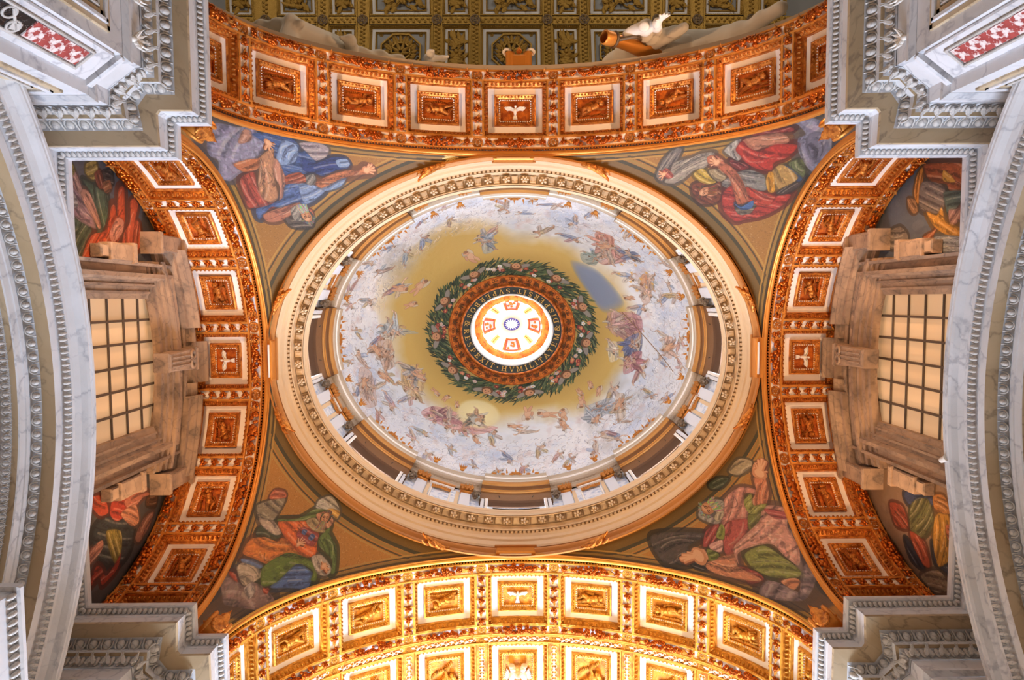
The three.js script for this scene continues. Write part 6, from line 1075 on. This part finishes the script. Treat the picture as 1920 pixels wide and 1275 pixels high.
// gilded cartouche on the crown of the upper arch
{
  const at = W(0.12, -8.55, 19.7), t = thing('cartouche', 'small gilded scroll cartouche on the crown of the upper arch', 'ornament', at), m = frameM(at, V3(1, 0, 0), V3(0, 1, 0), V3(0, 0, -1));
  for (const e of [-1, 1]) { mesh('scroll', new THREE.CylinderGeometry(0.13, 0.13, 0.4, 16).rotateX(Math.PI / 2), MAT.goldSmooth, t, moved(m, e * 0.25, 0.02, -0.1)); mesh('curl', new THREE.TorusGeometry(0.1, 0.04, 6, 14), MAT.stucco, t, local(m, e * 0.34, 0.0, -0.3, 1, 1, 1, 0, 0.6)); }
  mesh('body', boxGeo(0.6, 0.24, 0.34, 0.04), MAT.goldSmooth, t, moved(m, 0, 0.03, -0.05)); mesh('leaf', ACANTHUS, MAT.gold, t, local(m, 0, -0.12, -0.2, 0.3, 0.26, 0.4, 0, Math.PI));
}
// ---------------------------------------------------------------- stucco figures reclining on the nave side of the upper arch
// each body is one surface: tapered capsules [ax, aH, aY, ra, bx, bH, bY, rb] joined with a smooth minimum and meshed
function moulded(caps, res, k = 0.08, fold = null) {
  const P = caps.map((c) => [W(c[0], c[2], c[1]), W(c[4], c[6], c[5]), c[3], c[7]]), lo = V3(1e9, 1e9, 1e9), hi = V3(-1e9, -1e9, -1e9);
  for (const [a, b, r, s] of P) { const m = Math.max(r, s) + 0.15; lo.min(a.clone().subScalar(m)).min(b.clone().subScalar(m)); hi.max(a.clone().addScalar(m)).max(b.clone().addScalar(m)); }
  const mid = lo.clone().add(hi).multiplyScalar(0.5), half = Math.max(hi.x - lo.x, hi.y - lo.y, hi.z - lo.z) / 2, mc = new MarchingCubes(res, MAT.stuccoFigure, false, false, 120000);
  mc.isolation = 0; const p = V3(), ab = V3(), ap = V3(), hs = res / 2;
  for (let z = 0; z < res; z++) for (let y = 0; y < res; y++) for (let x = 0; x < res; x++) {
    p.set((x - hs) / hs * half + mid.x, (y - hs) / hs * half + mid.y, (z - hs) / hs * half + mid.z); let d = 1e3;
    for (const [a, b, r, s] of P) { ab.subVectors(b, a); ap.subVectors(p, a); const t = Math.max(0, Math.min(1, ap.dot(ab) / Math.max(1e-9, ab.lengthSq()))), e = ap.addScaledVector(ab, -t).length() - lerp(r, s, t), h = Math.max(0, k - Math.abs(d - e)) / k; d = Math.min(d, e) - h * h * k * 0.25; }
    if (fold) d += fold(p); mc.field[x + y * res + z * res * res] = -d;
  }
  mc.update(); const n = mc.count, g = new THREE.BufferGeometry(), pos = mc.positionArray.slice(0, n * 3), nor = mc.normalArray.slice(0, n * 3);
  for (let q = 0; q < n; q++) { pos[3 * q] = pos[3 * q] * half + mid.x; pos[3 * q + 1] = pos[3 * q + 1] * half + mid.y; pos[3 * q + 2] = pos[3 * q + 2] * half + mid.z; const l = -Math.hypot(nor[3 * q], nor[3 * q + 1], nor[3 * q + 2]) || 1; for (let j = 0; j < 3; j++) nor[3 * q + j] /= -l; }
  g.setAttribute('position', new THREE.BufferAttribute(pos, 3)); g.setAttribute('normal', new THREE.BufferAttribute(nor, 3)); g.setAttribute('uv', new THREE.BufferAttribute(new Float32Array(n * 2), 2)); return g;
}
const addWorld = (nm, g, m, t) => { const o = origin(t); g.translate(-o.x, -o.y, -o.z); return mesh(nm, g, m, t); };
const drawn = (f, a) => (p) => a * Math.sin(f * (p.x - p.y * 0.55) + 1.2 * Math.sin(p.y * 1.9));
const folds = (f, a) => (p) => a * Math.sin(f * (p.x * 0.42 + p.y * 0.9 + p.z * 0.5) + 1.5 * Math.sin(p.x * 1.7)) ;
{
  const Y = -9.1, t = thing('stucco_figure', 'stucco figure with bare leg and gilded horn reclining on the right of the upper arch', 'statue', W(5, Y, 17.5));
  const leg = [[5.0, 20.2, Y - 0.1, 0.46, 5.3, 19.9, Y, 0.42], [5.3, 19.9, Y, 0.4, 5.95, 19.15, Y + 0.1, 0.34], [5.95, 19.1, Y + 0.1, 0.33, 6.15, 18.7, Y + 0.15, 0.33], [6.15, 18.7, Y + 0.15, 0.32, 6.4, 18.2, Y + 0.1, 0.17], [6.4, 18.2, Y + 0.1, 0.19, 6.48, 17.98, Y + 0.02, 0.2], [6.46, 18.05, Y + 0.05, 0.18, 6.74, 17.42, Y, 0.18]];
  for (let k = 0; k < 5; k++) leg.push([6.72 + 0.03 * (k - 2), 17.5 + 0.03 * k, Y + 0.08 - 0.05 * k, 0.05, 6.8 + 0.035 * (k - 2), 17.3 + 0.035 * k, Y + 0.1 - 0.055 * k, 0.042 - 0.003 * k]);
  leg.push([5.2, 20.3, Y + 0.3, 0.3, 5.9, 19.8, Y + 0.35, 0.24], [5.9, 19.8, Y + 0.35, 0.22, 6.6, 18.75, Y + 0.3, 0.13]);
  addWorld('body', moulded(leg, 72, 0.12), MAT.stuccoFigure, t);
  addWorld('leg_drapery', moulded([[4.0, 19.9, Y + 0.05, 0.3, 5.4, 19.75, Y + 0.1, 0.32], [4.4, 20.4, Y, 0.35, 5.3, 20.3, Y, 0.4], [5.35, 19.6, Y + 0.1, 0.28, 5.75, 19.35, Y + 0.12, 0.25]], 56, 0.12, folds(13, 0.03)), MAT.stuccoFigure, t);
  addWorld('drapery', moulded([[3.55, 18.5, Y, 0.16, 3.65, 19.0, Y, 0.2], [3.65, 19.0, Y, 0.2, 4.05, 19.4, Y, 0.24], [4.05, 19.4, Y, 0.22, 4.45, 18.95, Y, 0.16], [3.75, 18.1, Y + 0.05, 0.09, 3.9, 18.7, Y + 0.05, 0.1], [4.45, 18.95, Y, 0.14, 4.6, 18.6, Y, 0.1], [4.1, 19.5, Y, 0.2, 4.5, 20.0, Y, 0.25], [3.5, 18.5, Y, 0.13, 3.1, 19.0, Y, 0.1]], 64, 0.07, folds(22, 0.035)), MAT.stuccoFigure, t);
  addWorld('hand', moulded([[3.86, 18.25, Y, 0.06, 3.84, 18.0, Y, 0.065], [3.84, 18.0, Y, 0.05, 3.76, 17.8, Y, 0.028], [3.84, 18.0, Y, 0.05, 3.85, 17.72, Y, 0.026], [3.86, 18.02, Y, 0.045, 3.94, 17.74, Y, 0.025], [3.88, 18.03, Y, 0.04, 4.01, 17.8, Y, 0.022], [3.82, 18.1, Y, 0.04, 3.72, 18.0, Y + 0.05, 0.026]], 48, 0.03), MAT.stuccoFigure, t);
  addWorld('lower_drapery', moulded([[2.9, 21.2, Y, 0.12, 3.4, 20.2, Y, 0.28], [3.4, 20.2, Y, 0.3, 4.2, 20.3, Y, 0.4], [3.6, 19.8, Y, 0.2, 4.4, 20.0, Y, 0.35]], 48, 0.1, folds(12, 0.05)), MAT.stuccoFigure, t);
  const horn = (() => { const pr = [[0, 0.16], [0.02, 0.2], [0.3, 0.2], [0.36, 0.16], [0.44, 0.17], [0.9, 0.2], [1.5, 0.28], [2.2, 0.27], [2.8, 0.16], [3.1, 0.04]].map(([y, r]) => new THREE.Vector2(r, y)); return new THREE.LatheGeometry(pr, 24); })();
  const a = W(2.45, Y + 0.15, 18.85), b = W(5.0, Y + 0.2, 20.4), y = b.clone().sub(a).normalize(), z = V3(0, -0.3, 1).cross(y).cross(y).normalize().negate(), x = y.clone().cross(z).normalize();
  const h = mesh('horn', horn, MAT.goldSmooth, t, frameM(a, x, y, z)); h.userData.label = 'gilded swelling horn with a corded neck';
  mesh('cord', new THREE.TorusGeometry(0.2, 0.04, 6, 20).rotateX(Math.PI / 2), MAT.bronze, t, moved(frameM(a, x, y, z), 0, 0.36, 0)); mesh('strap', tubeGeo([a.clone().addScaledVector(y, 0.4).addScaledVector(x, 0.2), a.clone().addScaledVector(y, 0.9).add(V3(0.1, -0.5, 0)), a.clone().addScaledVector(y, 1.5).add(V3(0, -0.3, 0))], 0.05, 16, 6), MAT.bronze, t, M4());
}
{
  const Y = -9.05, t = thing('stucco_figure', 'stucco drapery and raised elbow of a figure reclining on the left of the upper arch', 'statue', W(-5.2, Y, 17.8));
  addWorld('drapery', moulded([[-6.95, 18.3, Y, 0.12, -6.0, 18.35, Y, 0.22], [-6.0, 18.35, Y, 0.24, -6.0, 18.0, Y + 0.65, 0.3], [-6.0, 18.35, Y, 0.24, -5.2, 19.8, Y, 0.3], [-6.4, 19.0, Y, 0.3, -5.5, 19.9, Y, 0.4], [-5.9, 18.3, Y, 0.13, -5.75, 18.2, Y, 0.14], [-5.3, 19.3, Y, 0.16, -4.9, 20.2, Y, 0.2]], 72, 0.14, drawn(15, 0.03)), MAT.stuccoFigure, t);
  addWorld('arm', moulded([[-5.0, 20.3, Y, 0.2, -4.75, 20.0, Y, 0.19], [-4.75, 19.95, Y, 0.18, -4.65, 19.35, Y, 0.17], [-4.65, 19.35, Y, 0.13, -4.85, 19.15, Y, 0.06]], 48, 0.1), MAT.stuccoFigure, t);
  addWorld('lower_drapery', moulded([[-4.7, 20.4, Y, 0.22, -4.0, 20.6, Y, 0.16], [-4.0, 20.6, Y, 0.15, -3.4, 20.75, Y, 0.08]], 40, 0.1, folds(14, 0.03)), MAT.stuccoFigure, t);
  addWorld('cloth_end', moulded([[-2.6, 20.75, Y, 0.1, -2.5, 20.35, Y, 0.1], [-2.5, 20.35, Y, 0.09, -2.4, 20.15, Y, 0.05], [-2.6, 20.7, Y, 0.12, -2.15, 20.75, Y, 0.07], [-2.15, 20.75, Y, 0.06, -2.0, 20.6, Y, 0.04]], 44, 0.12), MAT.stucco, t);
}

// ---------------------------------------------------------------- floodlights on the cornices (out of sight behind their lips)
function flood(X, Y, H, to, color, cd, ang, label) {
  const at = W(X, Y, H), dir = to.clone().sub(at).normalize(), t = thing('floodlight', label, 'lamp', at), x = V3(0, 1, 0).cross(dir).normalize(), y = dir.clone().cross(x), m = frameM(at, x, y, dir);
  mesh('housing', boxGeo(0.26, 0.2, 0.16, 0.02), MAT.lead, t, moved(m, 0, 0, -0.1)); mesh('lens', boxGeo(0.22, 0.16, 0.012), std({ color: 0xffe0b0, emissive: color, emissiveIntensity: 2 }), t, moved(m, 0, 0, -0.012)); mesh('bracket', boxGeo(0.2, 0.16, 0.06, 0.01), MAT.lead, t, frameM(at.clone().add(V3(0, -0.16, 0)).addScaledVector(dir, -0.1), V3(1, 0, 0), V3(0, 1, 0), V3(0, 0, 1)));
  const l = new THREE.SpotLight(color, cd, 0, ang, 0.8, 2); l.position.copy(at).addScaledVector(dir, 0.02); l.target.position.copy(to); l.castShadow = true; l.shadow.radius = 8; scene.add(l, l.target);
}
for (const sx of [-1, 1]) {
  const side = sx < 0 ? 'left' : 'right';
  flood(sx * 6.75, 8.9, 13.85, W(-sx * 2.2, 8.0, 19.4), GOLDEN, 96, 0.9, `floodlight on the lower ${side} cornice, aimed at the lower vault`);
  flood(sx * 6.75, 7.0, 13.85, W(-sx * 1.2, 6.8, 19.4), GOLDEN, 76, 0.85, `floodlight on the lower ${side} cornice, aimed at the lower arch`);
  flood(sx * 6.7, -6.6, 13.85, W(-sx * 1.5, -7.0, 19.4), WARM, 122, 0.9, `floodlight on the upper ${side} cornice, aimed at the upper arch`);
  for (const sy of [-1, 1]) { const v = sy < 0 ? 'upper' : 'lower'; flood(sx * 8.2, sy * 4.95, 13.85, W(sx * 8.3, -sy * 1.0, 19.4), WARM, 66, 0.85, `floodlight on the ${v} ${side} cornice, aimed at the ${side} arch`); flood(sx * 6.75, sy * 7.6, 13.85, W(-sx * 1.5, -sy * 3.4, 20.6), WARM, 80, 0.7, `floodlight at the foot of the ${v} ${side} mosaic, aimed at the ring`); }
}

// ---------------------------------------------------------------- shell of the building round about
{
  const slab = (name, w, h, d, at, m) => mesh('surface', boxGeo(w, h, d), m, structure(name, at), M4().setPosition(at));
  slab('floor', 60, 0.4, 60, W(0, -8, -EYE - 0.2), MAT.floor);
  slab('wall_chapel', 20, 25, 0.5, W(0, 26.4, 9), MAT.plaster); slab('wall_chapel_left', 0.5, 25, 18, W(-9.9, 17.9, 9), MAT.plaster); slab('wall_chapel_right', 0.5, 25, 18, W(9.9, 17.9, 9), MAT.plaster);
  { const cv = structure('ceiling_chapel', W(0, 18, 14)), b = new MB(); b.sheet(40, 2, (u, v) => F_vault(lerp(-11, 11, u), lerp(3.3, 18.2, v), -0.05)); b.build('vault', MAT.plaster, cv); }
  slab('wall_lower_left', 0.5, 15.2, 10.6, W(-10.05, 0, 5.9), MAT.plaster); slab('wall_lower_right', 0.5, 15.2, 10.6, W(10.05, 0, 5.9), MAT.plaster);
  slab('wall_nave', 52, 36, 0.5, W(0, -33.6, 15), MAT.plaster); slab('wall_nave_left', 0.5, 50, 26, W(-26, -21, 22), MAT.plaster); slab('wall_nave_right', 0.5, 50, 26, W(26, -21, 22), MAT.plaster);
  const sp = structure('wall_nave_near', W(0, -8.4, 20)), s = new THREE.Shape(); s.moveTo(-26, 13); s.lineTo(-26, 33); s.lineTo(26, 33); s.lineTo(26, 13); s.lineTo(R_LONG + 0.3, 13); for (let k = 0; k <= 40; k++) { const a = k / 40 * Math.PI; s.lineTo((R_LONG + 0.3) * Math.cos(a), HS + (RISE + 0.3) * Math.sin(a)); } s.closePath();
  mesh('surface', new THREE.ExtrudeGeometry(s, { depth: 0.2, bevelEnabled: false }), MAT.plaster, sp, M4().setPosition(W(0, -8.22, 0)));
}
renderer.render(scene, camera);
